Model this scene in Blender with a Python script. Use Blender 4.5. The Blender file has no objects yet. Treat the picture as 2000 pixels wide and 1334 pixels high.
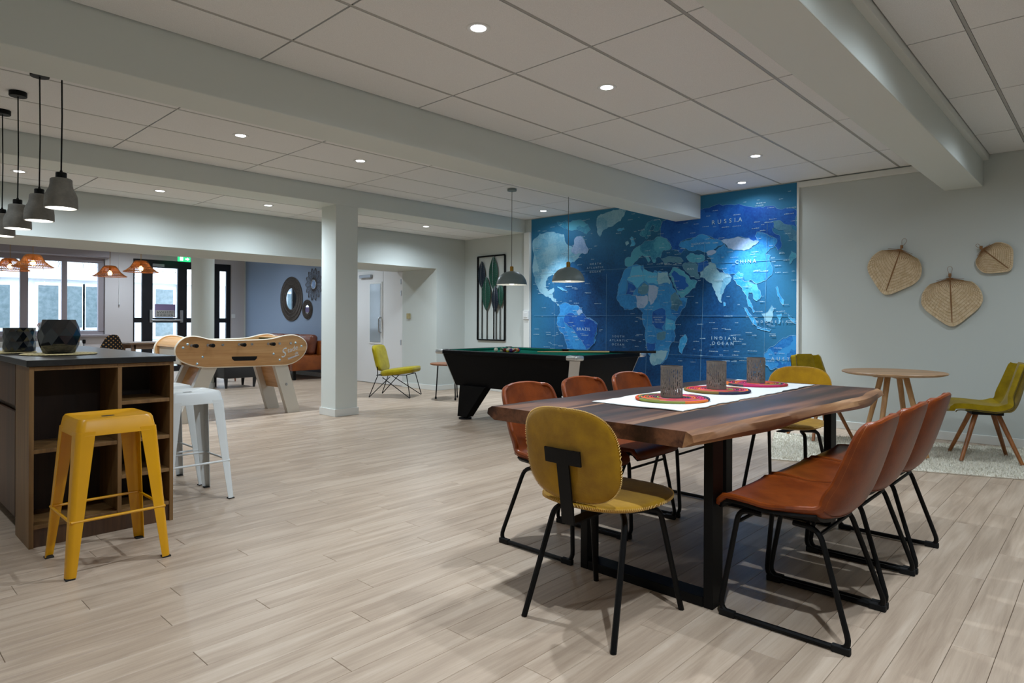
import bpy, bmesh, math, random
from mathutils import Vector, Matrix
from mathutils.geometry import tessellate_polygon

R = random.Random(7)
PI = math.pi
scene = bpy.context.scene
COL = scene.collection

# ------------------------------------------------------------------ camera
YAW, FPX, PY, PX, ROLL, EYE = 0.7464359, 1258.50, 627.57, 1019.79, 0.0036278, 1.1417
cam_d = bpy.data.cameras.new('camera')
cam_d.sensor_width = 36.0
cam_d.lens = FPX / 2000.0 * 36.0
cam_d.shift_x = (1000.0 - PX) / 2000.0
cam_d.shift_y = (PY - 667.0) / 2000.0
cam_d.clip_start = 0.05
cam_o = bpy.data.objects.new('camera', cam_d)
COL.objects.link(cam_o)
_fw = Vector((math.cos(YAW), math.sin(YAW), 0)); _rt = Vector((math.sin(YAW), -math.cos(YAW), 0)); _up = Vector((0, 0, 1))
_r = _rt * math.cos(ROLL) + _up * math.sin(ROLL); _u = -_rt * math.sin(ROLL) + _up * math.cos(ROLL)
cam_o.matrix_world = Matrix(((_r.x, _u.x, -_fw.x, 0), (_r.y, _u.y, -_fw.y, 0), (_r.z, _u.z, -_fw.z, EYE), (0, 0, 0, 1)))
scene.camera = cam_o

# ------------------------------------------------------------------ sky and exposure
world = bpy.data.worlds.new('overcast_sky'); scene.world = world
world.use_nodes = True
world.node_tree.nodes['Background'].inputs[0].default_value = (0.72, 0.86, 1.0, 1)
world.node_tree.nodes['Background'].inputs[1].default_value = 7.0
vs = scene.view_settings
vs.view_transform = 'Standard'; vs.look = 'None'; vs.gamma = 1.0; vs.use_curve_mapping = False
vs.exposure = 0.04
cy = scene.cycles
cy.max_bounces = 6; cy.diffuse_bounces = 4; cy.glossy_bounces = 3; cy.transmission_bounces = 4; cy.transparent_max_bounces = 8
cy.caustics_reflective = False; cy.caustics_refractive = False

SPOT_W, SPILL_W = 84.0, 26.0      # beam and wide spill of each ceiling downlight
SPOT_COL = (0.84, 0.96, 1.06)

# ------------------------------------------------------------------ helpers
def lin(c):
    c /= 255.0
    return c / 12.92 if c <= 0.04045 else ((c + 0.055) / 1.055) ** 2.4
def S(r, g, b): return (lin(r), lin(g), lin(b), 1.0)

def mat(name, col, rough=0.5, metal=0.0, spec=0.5, var=None, bump=None, emit=None, estr=0.0, coat=0.0, sheen=0.0, stretch=None, trans=0.0):
    """principled material; var=(scale, other colour) mottling, bump=(scale, strength)"""
    m = bpy.data.materials.new(name); m.use_nodes = True
    nt = m.node_tree; N = nt.nodes; L = nt.links
    p = N['Principled BSDF']
    p.inputs['Base Color'].default_value = col
    p.inputs['Roughness'].default_value = rough
    p.inputs['Metallic'].default_value = metal
    p.inputs['Specular IOR Level'].default_value = spec
    p.inputs['Coat Weight'].default_value = coat
    p.inputs['Coat Roughness'].default_value = 0.15
    p.inputs['Sheen Weight'].default_value = sheen
    p.inputs['Transmission Weight'].default_value = trans
    if emit:
        p.inputs['Emission Color'].default_value = emit
        p.inputs['Emission Strength'].default_value = estr
    if var or bump:
        tc = N.new('ShaderNodeTexCoord'); mp = N.new('ShaderNodeMapping')
        L.new(tc.outputs['Object'], mp.inputs['Vector'])
        if stretch: mp.inputs['Scale'].default_value = stretch
    if var:
        nz = N.new('ShaderNodeTexNoise'); nz.inputs['Scale'].default_value = var[0]; nz.inputs['Detail'].default_value = 4; nz.inputs['Roughness'].default_value = 0.65
        L.new(mp.outputs[0], nz.inputs['Vector'])
        rp = N.new('ShaderNodeValToRGB'); rp.color_ramp.elements[0].position = 0.36; rp.color_ramp.elements[1].position = 0.64
        rp.color_ramp.elements[0].color = col; rp.color_ramp.elements[1].color = var[1]
        L.new(nz.outputs['Fac'], rp.inputs[0]); L.new(rp.outputs[0], p.inputs['Base Color'])
    if bump:
        nb = N.new('ShaderNodeTexNoise'); nb.inputs['Scale'].default_value = bump[0]; nb.inputs['Detail'].default_value = 4
        L.new(mp.outputs[0], nb.inputs['Vector'])
        b = N.new('ShaderNodeBump'); b.inputs['Strength'].default_value = bump[1]; b.inputs['Distance'].default_value = 0.01
        L.new(nb.outputs['Fac'], b.inputs['Height']); L.new(b.outputs[0], p.inputs['Normal'])
    return m

def emission(name, col, strength):
    m = bpy.data.materials.new(name); m.use_nodes = True
    nt = m.node_tree; nt.nodes.clear()
    e = nt.nodes.new('ShaderNodeEmission'); o = nt.nodes.new('ShaderNodeOutputMaterial')
    e.inputs[0].default_value = col; e.inputs[1].default_value = strength
    nt.links.new(e.outputs[0], o.inputs[0]); return m

def thin_glass(name, tint=(1, 1, 1, 1), refl=0.08):
    m = bpy.data.materials.new(name); m.use_nodes = True
    nt = m.node_tree; nt.nodes.clear(); N = nt.nodes; L = nt.links
    t = N.new('ShaderNodeBsdfTransparent'); g = N.new('ShaderNodeBsdfGlossy'); mx = N.new('ShaderNodeMixShader'); o = N.new('ShaderNodeOutputMaterial')
    t.inputs[0].default_value = tint; g.inputs['Roughness'].default_value = 0.02
    mx.inputs[0].default_value = refl
    L.new(t.outputs[0], mx.inputs[1]); L.new(g.outputs[0], mx.inputs[2]); L.new(mx.outputs[0], o.inputs[0]); return m

def wood(name, dark, mid, light, axis='X', scale=6.0, rough=0.45, rnd=False, spec=0.5, ring=0.35, bump=0.05):
    """grained wood; the grain runs along axis"""
    m = bpy.data.materials.new(name); m.use_nodes = True
    nt = m.node_tree; N = nt.nodes; L = nt.links; p = N['Principled BSDF']
    if rnd:
        ge = N.new('ShaderNodeNewGeometry'); at = N.new('ShaderNodeAttribute'); at.attribute_name = 'rnd'
        sc = N.new('ShaderNodeVectorMath'); sc.operation = 'SCALE'; sc.inputs[0].default_value = (37.0, 61.0, 13.0)
        L.new(at.outputs['Fac'], sc.inputs['Scale'])
        ad = N.new('ShaderNodeVectorMath'); ad.operation = 'ADD'
        L.new(ge.outputs['Position'], ad.inputs[0]); L.new(sc.outputs[0], ad.inputs[1]); src = ad.outputs[0]
    else:
        tc = N.new('ShaderNodeTexCoord'); src = tc.outputs['Object']
    mp = N.new('ShaderNodeMapping'); s = [scale * 9, scale * 9, scale * 9]; s['XYZ'.index(axis)] = scale * 0.5
    mp.inputs['Scale'].default_value = s; L.new(src, mp.inputs['Vector'])
    n1 = N.new('ShaderNodeTexNoise'); n1.inputs['Scale'].default_value = 1.0; n1.inputs['Detail'].default_value = 5; n1.inputs['Roughness'].default_value = 0.7; n1.inputs['Distortion'].default_value = 0.6
    L.new(mp.outputs[0], n1.inputs['Vector'])
    mp2 = N.new('ShaderNodeMapping'); s2 = [scale * 1.6, scale * 1.6, scale * 1.6]; s2['XYZ'.index(axis)] = scale * 0.22
    mp2.inputs['Scale'].default_value = s2; L.new(src, mp2.inputs['Vector'])
    n2 = N.new('ShaderNodeTexNoise'); n2.inputs['Scale'].default_value = 0.8; n2.inputs['Detail'].default_value = 2
    L.new(mp2.outputs[0], n2.inputs['Vector'])
    ml = N.new('ShaderNodeMath'); ml.operation = 'MULTIPLY'; ml.inputs[1].default_value = 22.0; L.new(n2.outputs['Fac'], ml.inputs[0])
    sn = N.new('ShaderNodeMath'); sn.operation = 'SINE'; L.new(ml.outputs[0], sn.inputs[0])
    m2 = N.new('ShaderNodeMath'); m2.operation = 'MULTIPLY'; m2.inputs[1].default_value = ring * 0.3; L.new(sn.outputs[0], m2.inputs[0])
    a2 = N.new('ShaderNodeMath'); a2.operation = 'ADD'; L.new(n1.outputs['Fac'], a2.inputs[0]); L.new(m2.outputs[0], a2.inputs[1])
    last = a2
    if rnd:
        m3 = N.new('ShaderNodeMath'); m3.operation = 'MULTIPLY_ADD'; m3.inputs[1].default_value = 0.07; m3.inputs[2].default_value = -0.035
        L.new(at.outputs['Fac'], m3.inputs[0])
        a3 = N.new('ShaderNodeMath'); a3.operation = 'ADD'; L.new(a2.outputs[0], a3.inputs[0]); L.new(m3.outputs[0], a3.inputs[1]); last = a3
    rp = N.new('ShaderNodeValToRGB'); e = rp.color_ramp.elements
    e[0].position = 0.22; e[0].color = dark; e[1].position = 0.80; e[1].color = light
    k = rp.color_ramp.elements.new(0.52); k.color = mid
    L.new(last.outputs[0], rp.inputs[0]); L.new(rp.outputs[0], p.inputs['Base Color'])
    p.inputs['Roughness'].default_value = rough; p.inputs['Specular IOR Level'].default_value = spec
    if bump:
        b = N.new('ShaderNodeBump'); b.inputs['Strength'].default_value = bump; b.inputs['Distance'].default_value = 0.003
        L.new(n1.outputs['Fac'], b.inputs['Height']); L.new(b.outputs[0], p.inputs['Normal'])
    return m

def attr_mat(name, attr='tint', rough=0.8, bump=None):
    m = bpy.data.materials.new(name); m.use_nodes = True
    nt = m.node_tree; N = nt.nodes; L = nt.links; p = N['Principled BSDF']
    a = N.new('ShaderNodeAttribute'); a.attribute_name = attr
    L.new(a.outputs['Color'], p.inputs['Base Color']); p.inputs['Roughness'].default_value = rough
    return m

def fillet(pts, rad, n=5, closed=False):
    P = [Vector(p) for p in pts]; out = []
    m = len(P)
    for i in range(m):
        if not closed and i in (0, m - 1): out.append(P[i]); continue
        a, b, c = P[(i - 1) % m], P[i], P[(i + 1) % m]
        d1 = (a - b); d2 = (c - b); r = min(rad, d1.length * .49, d2.length * .49)
        p0 = b + d1.normalized() * r; p2 = b + d2.normalized() * r
        for k in range(n + 1):
            t = k / n; out.append(p0 * (1 - t) ** 2 + b * 2 * t * (1 - t) + p2 * t * t)
    return out

class MB:
    def __init__(s): s.v = []; s.f = []; s.tint = None
    def add(s, vs_, fs_):
        o = len(s.v); s.v.extend([tuple(v) for v in vs_]); s.f.extend([tuple(i + o for i in f) for f in fs_]); return s
    def box(s, x0, x1, y0, y1, z0, z1):
        return s.add([(x0,y0,z0),(x1,y0,z0),(x1,y1,z0),(x0,y1,z0),(x0,y0,z1),(x1,y0,z1),(x1,y1,z1),(x0,y1,z1)],
                     [(0,3,2,1),(4,5,6,7),(0,1,5,4),(1,2,6,5),(2,3,7,6),(3,0,4,7)])
    def rbox(s, x0, x1, y0, y1, z0, z1, r=0.01, seg=2):
        bm = bmesh.new(); bmesh.ops.create_cube(bm, size=1)
        for v in bm.verts:
            v.co = Vector(((x0+x1)/2 + v.co.x*(x1-x0), (y0+y1)/2 + v.co.y*(y1-y0), (z0+z1)/2 + v.co.z*(z1-z0)))
        r = min(r, .49*min(x1-x0, y1-y0, z1-z0))
        bmesh.ops.bevel(bm, geom=bm.edges[:], offset=r, segments=seg, affect='EDGES', profile=0.5)
        bm.verts.index_update(); s.add([v.co.copy() for v in bm.verts], [[v.index for v in f.verts] for f in bm.faces]); bm.free(); return s
    def xf(s, M):
        s.v = [tuple(M @ Vector(v)) for v in s.v]; return s
    def tube(s, pts, r, n=8, closed=False, caps=True):
        P = [Vector(p) for p in pts]; m = len(P); rr = r if isinstance(r, (list, tuple)) else [r]*m
        vs_, fs_ = [], []; prev = None
        for i in range(m):
            if closed: t = (P[(i+1) % m] - P[i-1])
            else: t = (P[min(i+1, m-1)] - P[max(i-1, 0)])
            t = t.normalized() if t.length > 1e-9 else Vector((0,0,1))
            if prev is None:
                a = Vector((0,0,1)) if abs(t.z) < .9 else Vector((1,0,0)); u = t.cross(a).normalized()
            else:
                u = prev - t*prev.dot(t); u = u.normalized() if u.length > 1e-6 else t.orthogonal().normalized()
            prev = u; w = t.cross(u)
            for k in range(n):
                an = 2*PI*k/n; vs_.append(P[i] + (u*math.cos(an) + w*math.sin(an))*rr[i])
        q = m if closed else m-1
        for i in range(q):
            j = (i+1) % m
            for k in range(n):
                l = (k+1) % n; fs_.append((i*n+k, i*n+l, j*n+l, j*n+k))
        if caps and not closed:
            fs_.append(tuple(range(n-1, -1, -1))); fs_.append(tuple((m-1)*n + k for k in range(n)))
        return s.add(vs_, fs_)
    def bar(s, a, b, w, h, up=(0,0,1)):
        """rectangular bar from a to b; w across, h along up"""
        a, b = Vector(a), Vector(b); t = (b-a).normalized(); u = t.cross(Vector(up)).normalized(); v = u.cross(t)
        vs_ = []
        for p in (a, b):
            for (i, j) in ((-1,-1),(1,-1),(1,1),(-1,1)): vs_.append(p + u*i*w/2 + v*j*h/2)
        return s.add(vs_, [(0,1,2,3),(7,6,5,4),(0,4,5,1),(1,5,6,2),(2,6,7,3),(3,7,4,0)])
    def lathe(s, prof, n=24, c=(0,0,0)):
        """profile of (r, z); r == 0 closes"""
        vs_, fs_, rows = [], [], []
        for (r, z) in prof:
            if r < 1e-6: rows.append([len(vs_)]); vs_.append((c[0], c[1], c[2]+z))
            else:
                rows.append([len(vs_)+k for k in range(n)])
                for k in range(n):
                    a = 2*PI*k/n; vs_.append((c[0]+r*math.cos(a), c[1]+r*math.sin(a), c[2]+z))
        for A, B in zip(rows, rows[1:]):
            for k in range(n):
                l = (k+1) % n
                if len(A) == 1 and len(B) == 1: continue
                if len(A) == 1: fs_.append((A[0], B[l], B[k]))
                elif len(B) == 1: fs_.append((A[k], A[l], B[0]))
                else: fs_.append((A[k], A[l], B[l], B[k]))
        return s.add(vs_, fs_)
    def prism(s, poly, axis, a0, a1):
        """polygon (p, q) in the two other axes in xyz order, extruded along axis from a0 to a1"""
        n = len(poly)
        def P(p, a):
            return (a, p[0], p[1]) if axis == 'X' else (p[0], a, p[1]) if axis == 'Y' else (p[0], p[1], a)
        vs_ = [P(p, a0) for p in poly] + [P(p, a1) for p in poly]
        return s.add(vs_, [tuple(range(n-1, -1, -1)), tuple(range(n, 2*n))] + [(i, (i+1) % n, n+(i+1) % n, n+i) for i in range(n)])
    def sheet(s, fn, nu, nv, th):
        """fn(u, v) -> Vector for u, v in 0..1; thickness grown against the normal"""
        g = [[Vector(fn(i/nu, j/nv)) for j in range(nv+1)] for i in range(nu+1)]
        T, B = [], []
        for i in range(nu+1):
            for j in range(nv+1):
                du = g[min(i+1, nu)][j] - g[max(i-1, 0)][j]; dv = g[i][min(j+1, nv)] - g[i][max(j-1, 0)]
                nn = du.cross(dv); nn = nn.normalized() if nn.length > 1e-12 else Vector((0,0,1))
                t = th(i/nu, j/nv) if callable(th) else th
                T.append(g[i][j]); B.append(g[i][j] - nn*t)
        W = nv+1; o = len(T); fs_ = []
        for i in range(nu):
            for j in range(nv):
                a, b, c, d = i*W+j, (i+1)*W+j, (i+1)*W+j+1, i*W+j+1
                fs_.append((a, b, c, d)); fs_.append((o+d, o+c, o+b, o+a))
        for i in range(nu):
            fs_.append((i*W, o+i*W, o+(i+1)*W, (i+1)*W)); fs_.append((i*W+nv, (i+1)*W+nv, o+(i+1)*W+nv, o+i*W+nv))
        for j in range(nv):
            fs_.append((j, j+1, o+j+1, o+j)); fs_.append((nu*W+j, o+nu*W+j, o+nu*W+j+1, nu*W+j+1))
        return s.add(T+B, fs_)
    def mesh(s, name, m, smooth=True, angle=40, fix=False):
        me = bpy.data.meshes.new(name); me.from_pydata(s.v, [], s.f)
        if fix:
            bm = bmesh.new(); bm.from_mesh(me); bmesh.ops.recalc_face_normals(bm, faces=bm.faces[:]); bm.to_mesh(me); bm.free()
        if smooth:
            me.shade_smooth(); me.set_sharp_from_angle(angle=math.radians(angle))
        if m: me.materials.append(m)
        me.update(); return me
    def build(s, name, m, parent=None, smooth=True, angle=40, fix=True, org=None):
        if org: s.v = [(v[0]-org[0], v[1]-org[1], v[2]-org[2]) for v in s.v]
        return link(name, s.mesh(name, m, smooth, angle, fix), parent)

def link(name, me, parent=None):
    o = bpy.data.objects.new(name, me); COL.objects.link(o)
    if parent is not None: o.parent = parent
    return o
def tag(o, label=None, cat=None, group=None, kind=None):
    if label: o['label'] = label
    if cat: o['category'] = cat
    if group: o['group'] = group
    if kind: o['kind'] = kind
    return o
def thing(name, label, cat, loc=(0,0,0), rotz=0.0, group=None):
    o = bpy.data.objects.new(name, None); COL.objects.link(o); o.empty_display_size = 0.1
    o.location = loc; o.rotation_euler = (0, 0, rotz)
    return tag(o, label, cat, group)
def copy_tree(o, parent=None):
    c = o.copy(); COL.objects.link(c)
    if parent is not None: c.parent = parent
    for ch in [x for x in o.children]: copy_tree(ch, c)
    return c
def struct(name, mb, m, label=None, smooth=False, **k):
    o = mb.build(name, m, None, smooth=smooth, **k); o['kind'] = 'structure'
    if label: o['label'] = label
    return o
def text_mesh(body, size, spacing=1.0, shear=0.0, extrude=0.0, align='CENTER', bold=0.0):
    cu = bpy.data.curves.new('lettering', 'FONT'); cu.body = body; cu.size = size; cu.space_character = spacing; cu.shear = shear
    cu.align_x = align; cu.extrude = extrude; cu.resolution_u = 3; cu.offset = bold
    ob = bpy.data.objects.new('lettering', cu); COL.objects.link(ob)
    dg = bpy.context.evaluated_depsgraph_get(); dg.update()
    me = bpy.data.meshes.new_from_object(ob.evaluated_get(dg))
    bpy.data.objects.remove(ob); bpy.data.curves.remove(cu)
    return me
def text_on(name, body, size, m, parent, origin, ex, ey, **k):
    me = text_mesh(body, size, **k); ex, ey = Vector(ex), Vector(ey); ez = ex.cross(ey); o = Vector(origin)
    for v in me.vertices: v.co = o + ex*v.co.x + ey*v.co.y + ez*v.co.z
    me.materials.clear(); me.materials.append(m)
    return link(name, me, parent)
def light(kind, parent, loc, energy, col, size=0.03, rot=None, spot=None, blend=0.3):
    d = bpy.data.lights.new('bulb_light', kind); d.energy = energy; d.color = col
    if kind in ('SPOT', 'POINT'): d.shadow_soft_size = size
    if kind == 'SPOT': d.spot_size = math.radians(spot); d.spot_blend = blend
    o = bpy.data.objects.new('bulb_light', d); COL.objects.link(o); o.location = loc
    if rot: o.rotation_euler = rot
    if parent is not None: o.parent = parent
    return o

# ------------------------------------------------------------------ materials of the shell
M = {}
M['wall'] = mat('wall_paint', S(199, 205, 202), 0.75, spec=0.25)
M['wall_lilac'] = mat('grey_wall_paint', S(200, 196, 198), 0.8, spec=0.2)
M['wall_blue'] = mat('blue_grey_wall_paint', S(132, 147, 168), 0.8, spec=0.2)
M['beam'] = mat('beam_paint', S(216, 222, 218), 0.7, spec=0.25)
M['tile'] = mat('mineral_fibre_tile', S(240, 241, 241), 0.9, spec=0.1, var=(240, S(226, 227, 227)))
M['tbar'] = mat('ceiling_bar_paint', S(166, 166, 163), 0.5)
M['dark_gap'] = mat('ceiling_void', S(50, 48, 46), 0.9)
M['base'] = mat('baseboard_paint', S(222, 224, 220), 0.45)
M['plank'] = wood('oak_plank', S(160, 139, 120), S(182, 161, 141), S(197, 178, 159), 'X', 4.2, rough=0.38, rnd=True, spec=0.34, ring=0.42, bump=0)
M['joint'] = mat('floor_joint', S(84, 66, 52), 0.9)
M['black'] = mat('black_metal', S(6, 6, 7), 0.5, spec=0.2)
M['blackmatt'] = mat('black_matt', S(12, 12, 13), 0.7, spec=0.3)
M['chrome'] = mat('chrome', S(215, 218, 222), 0.22, metal=1.0)
M['steel'] = mat('brushed_steel', S(170, 172, 175), 0.38, metal=1.0)
M['white'] = mat('white_plastic', S(226, 227, 226), 0.45)
M['lens'] = emission('downlight_lens', (0.93, 0.98, 1.0, 1), 14.0)
M['white_glow'] = emission('lamp_diffuser', (1.0, 0.96, 0.88, 1), 5.0)

HC, HB = 2.7243, 2.52          # main ceiling, lower ceiling at the back
XW = 7.418                     # map wall
YF, YB, YR = -2.2, 8.2, 15.4   # behind the camera, header, window wall
X0 = -1.6
XC = 6.83                      # corridor wall

# ------------------------------------------------------------------ floor of planks
fl = struct('floor', MB().box(X0-.1, 7.6, YF-.1, YR+.1, -0.06, -0.006), M['joint'], 'pale oak plank floor running through the whole room')
PITCH, PL, GAP = 0.127, 1.24, 0.0006
def plank_mb(mb, x0, x1, y0, y1):
    b = 0.0010; t = 0.0
    vs_ = [(x0,y0,-.007),(x1,y0,-.007),(x1,y1,-.007),(x0,y1,-.007),(x0,y0,-.0014),(x1,y0,-.0014),(x1,y1,-.0014),(x0,y1,-.0014),(x0+b,y0+b,t),(x1-b,y0+b,t),(x1-b,y1-b,t),(x0+b,y1-b,t)]
    fs_ = [(0,1,5,4),(1,2,6,5),(2,3,7,6),(3,0,4,7),(4,5,9,8),(5,6,10,9),(6,7,11,10),(7,4,8,11),(8,9,10,11)]
    mb.add(vs_, fs_); return len(fs_)
planks = []
row = 0; y = 0.304 - PITCH*math.ceil((0.304-YF)/PITCH)
while y < YR:
    off = (row*0.371 + R.uniform(-.12, .12)) % 1.0 * PL
    x = X0 - off
    while x < XW:
        a, b = max(x, X0), min(x+PL, XW)
        if b - a > .02: planks.append((a+GAP, b-GAP, y+GAP, y+PITCH-GAP, R.random()))
        x += PL
    y += PITCH; row += 1
def seen(p):
    best = None
    for px in (p[0], (p[0]+p[1])/2, p[1]):
        X, Y = px, (p[2]+p[3])/2
        fw = X*math.cos(YAW)+Y*math.sin(YAW); rt = X*math.sin(YAW)-Y*math.cos(YAW)
        if fw > .5 and -0.83 < rt/fw < 0.80 and fw > 1.98: best = fw if best is None else min(best, fw)
    return best
near = sorted([(seen(p), i) for i, p in enumerate(planks) if seen(p) is not None])[:300]
near_set = {i for _, i in near}
far_mb = MB(); far_r = []
def set_rnd(me, vals):
    at = me.attributes.new('rnd', 'FLOAT', 'FACE'); at.data.foreach_set('value', vals)
for i, p in enumerate(planks):
    if i in near_set:
        mb = MB(); n = plank_mb(mb, *p[:4]); me = mb.mesh('plank', M['plank'], smooth=False); set_rnd(me, [p[4]]*n); link('plank', me, fl)
    else:
        n = plank_mb(far_mb, *p[:4]); far_r += [p[4]]*n
me = far_mb.mesh('plank_field', M['plank'], smooth=False); set_rnd(me, far_r); tag(link('plank_field', me, fl), kind='stuff')

# ------------------------------------------------------------------ walls
struct('wall_right', MB().box(XW, XW+.15, YF, YB+.1, 0, 2.85), M['wall'], 'white wall carrying the map mural and the palm fans')
hb = MB().box(X0, 6.80, YB, 9.33, 2.0, 2.85)
struct('header_beam', hb, M['wall'], 'deep white header over the opening to the back lounge')
struct('wall_back', MB().box(6.80, XW, YB, 9.12, 0, 2.85), M['wall'], 'white wall corner right of the corridor opening')
struct('wall_corridor', MB().box(XC, XC+.15, 9.12, YR, 0, 2.85), M['wall'], 'white corridor wall beyond the opening')
struct('wall_blue', MB().box(XC-.006, XC, 11.2, 15.33, 0.08, 2.75), M['wall_blue'], 'blue-grey painted wall behind the leather sofa')
struct('wall_left', MB().box(X0-.15, X0, YF, YR, 0, 2.85), M['wall'], 'white side wall out of view')
struct('wall_front', MB().box(X0, XW, YF-.15, YF, 0, 2.85), M['wall'], 'white wall behind the camera')
# window wall with two openings: window X 0.2..3.93 (z .84..2.41), glazed door X 4.446..6.52 (z 0..2.45)
ww = MB()
ww.box(X0, 0.2, YR, YR+.25, 0, 2.85); ww.box(0.2, 3.93, YR, YR+.25, 0, 0.84); ww.box(0.2, 3.93, YR, YR+.25, 2.41, 2.85)
ww.box(3.93, 4.446, YR, YR+.25, 0, 2.85); ww.box(4.446, 6.52, YR, YR+.25, 2.455, 2.85); ww.box(6.52, XC+.15, YR, YR+.25, 0, 2.85)
struct('wall_window', ww, M['wall_lilac'], 'grey end wall with the window and the glazed door')
# baseboards
def baseboard(name, x0, x1, y0, y1): return struct(name, MB().rbox(x0, x1, y0, y1, 0.0, 0.085, 0.004), M['base'])
baseboard('baseboard_right', XW-.014, XW, YF, YB)
baseboard('baseboard_back', 6.786, XW-.014, YB-.014, YB)
baseboard('baseboard_corridor', 6.786, 6.80, YB, 9.12)
baseboard('baseboard_blue', XC-.02, XC, 11.2, YR)
baseboard('baseboard_window', 3.93, 4.44, YR-.014, YR)
struct('trim_1', MB().rbox(XW-.03, XW, 1.27, 2.64, HC-.075, HC-.012, .006), M['base'], 'slim cornice under the ceiling on the white wall')
struct('trim_2', MB().rbox(XW-.02, XW, 2.625, 2.652, 0.085, HC-.005, .004), M['base'], 'white strip edging the map mural by the fans')
# trunking column left of the map
tr = struct('trim_3', MB().rbox(XW-.05, XW, 6.668, 6.79, 0.085, HB, .008), M['base'], 'white cable trunking column at the map edge')
# pillars
pl = struct('pillar', MB().rbox(4.105, 4.405, 6.807, 7.135, 0, HB+.005, .006), M['beam'], 'square white pillar in the middle of the room')
MB().rbox(4.091, 4.419, 6.793, 7.149, 0, .09, .004).build('pillar_skirting', M['base'], pl, smooth=False)
cp = struct('round_column', MB().lathe([(0.175,0),(0.175,2.8)], 32, (4.30, 11.28, 0)), M['beam'], 'round white column behind the table football', smooth=True)
MB().lathe([(.176,.002),(.187,.002),(.187,.085),(.176,.09)], 32, (4.30, 11.28, 0)).build('column_skirting', M['base'], cp)

# ------------------------------------------------------------------ ceilings
cl = struct('ceiling', MB().box(X0-.1, XW+.1, YF-.1, 7.3, 2.775, 2.85), M['dark_gap'], 'suspended ceiling of pale mineral tiles')
def tiles(x0, x1, y0, y1, z, yl, parent, xl0=1.788-12):
    xs = [x0] + [xl0+1.2*k for k in range(40) if x0+.03 < xl0+1.2*k < x1-.03] + [x1]
    ys = [y0] + sorted(q for q in yl if y0+.03 < q < y1-.03) + [y1]
    for a, b in zip(xs, xs[1:]):
        for c, d in zip(ys, ys[1:]):
            mb = MB(); g, h = .0058, .0115; mb.box(a+g, b-g, c+h, d-h, z, z+.02)
            mb.build('ceiling_tile', M['tile'], parent, smooth=False, fix=False)
    for q in ys[1:-1]:
        MB().box(x0, x1, q-.0085, q+.0085, z+.001, z+.012).build('grid_bar', M['tbar'], parent, smooth=False, fix=False)
    for q in xs[1:-1]:
        MB().box(q-.006, q+.006, y0, y1, z+.014, z+.03).build('grid_bar', M['dark_gap'], parent, smooth=False, fix=False)
tiles(X0, XW, 1.25, 3.83, HC, [3.434-.6*k for k in range(8)], cl)
tiles(X0, XW, 4.18, 6.805, HC, [4.588, 5.188, 5.818, 6.43], cl)
tiles(X0, XW, YF, 0.90, HC, [0.6-.6*k for k in range(8)], cl)
c2 = struct('ceiling_back', MB().box(X0-.1, XW+.1, 7.24, YB+.02, HB+.03, 2.78), M['dark_gap'], 'lower strip of tiled ceiling before the header')
tiles(X0, XW, 7.245, YB-.004, HB, [7.85], c2)
struct('ceiling_lounge', MB().box(X0, XC+.1, 9.33, YR, 2.75, 2.85), M['beam'], 'plain white ceiling of the back lounge')
def beam(y0, y1, z0, name, label):
    return struct(name, MB().rbox(X0, XW, y0, y1, z0, 2.85, .006), M['beam'], label)
beam(3.83, 4.18, 2.43, 'ceiling_beam', 'white ceiling beam ending at the map mural')
b2 = beam(0.94, 1.25, 2.43, 'ceiling_beam', 'white ceiling beam ending above the palm fans')
beam(6.805, 7.24, HB, 'ceiling_beam', 'white beam carried by the square pillar')
struct('trim_4', MB().rbox(X0, XW, 0.895, 0.942, HC-.05, HC+.02, .004), M['base'], 'edge moulding along the beam by the fans')

# ------------------------------------------------------------------ recessed downlights
def downlight(x, y, z, label, watts=SPOT_W, angle=132, group='recessed ceiling downlights'):
    t = thing('downlight', label, 'downlight', (x, y, z), 0, group)
    MB().lathe([(.040,-.001),(.047,-.004),(.062,-.005),(.066,-.002),(.066,.0),(.040,.0)], 28).build('trim_ring', M['white'], t)
    MB().lathe([(0,-.0035),(.041,-.0025),(.041,-.0005),(0,-.0005)], 28).build('lens', M['lens'], t)
    light('SPOT', t, (0, 0, -.02), watts, SPOT_COL, .028, None, angle, 1.0)
    light('SPOT', t, (0, 0, -.02), SPILL_W*(watts/SPOT_W if angle > 100 else .35), SPOT_COL, .03, None, 165, .5)
    return t
DL = [
 (2.39, 2.54, HC, 'round recessed downlight nearest the camera, above the near end of the dining table', 108),
 (3.58, 2.54, HC, 'round recessed downlight second in the row above the dining table', 104),
 (6.01, 2.54, HC, 'round recessed downlight before the map, nearer the dining table', 38),
 (7.06, 3.14, HC, 'round recessed downlight close to the map right under the ceiling edge', 420, 68),
 (2.41, 5.52, HC, 'recessed downlight between the two beams, nearer the counter pendants', 16),
 (3.59, 5.51, HC, 'recessed downlight between the two beams, nearer the pool lamps', 16),
 (6.98, 6.05, HC, 'recessed downlight between the pool lamps beside the map top', 230, 74),
 (1.22, 7.51, HB, 'recessed downlight behind the counter pendant cords'),
 (2.42, 7.51, HB, 'recessed downlight in the low ceiling beside the counter pendants'),
 (3.60, 7.48, HB, 'recessed downlight in the low ceiling left of the square pillar'),
 (5.95, 7.42, HB, 'recessed downlight in the low ceiling right of the square pillar', 130),
]
for d in DL: downlight(*d)
for x, w, lab in ((1.2, 125, 'recessed downlight of the side bay beside the camera'), (2.4, 66, 'recessed downlight of the side bay, second from the camera'), (3.6, 74, 'recessed downlight of the side bay, third from the camera'), (6.0, 54, 'recessed downlight of the side bay near the fans')):
    downlight(x, .25, HC, lab, w)
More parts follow.
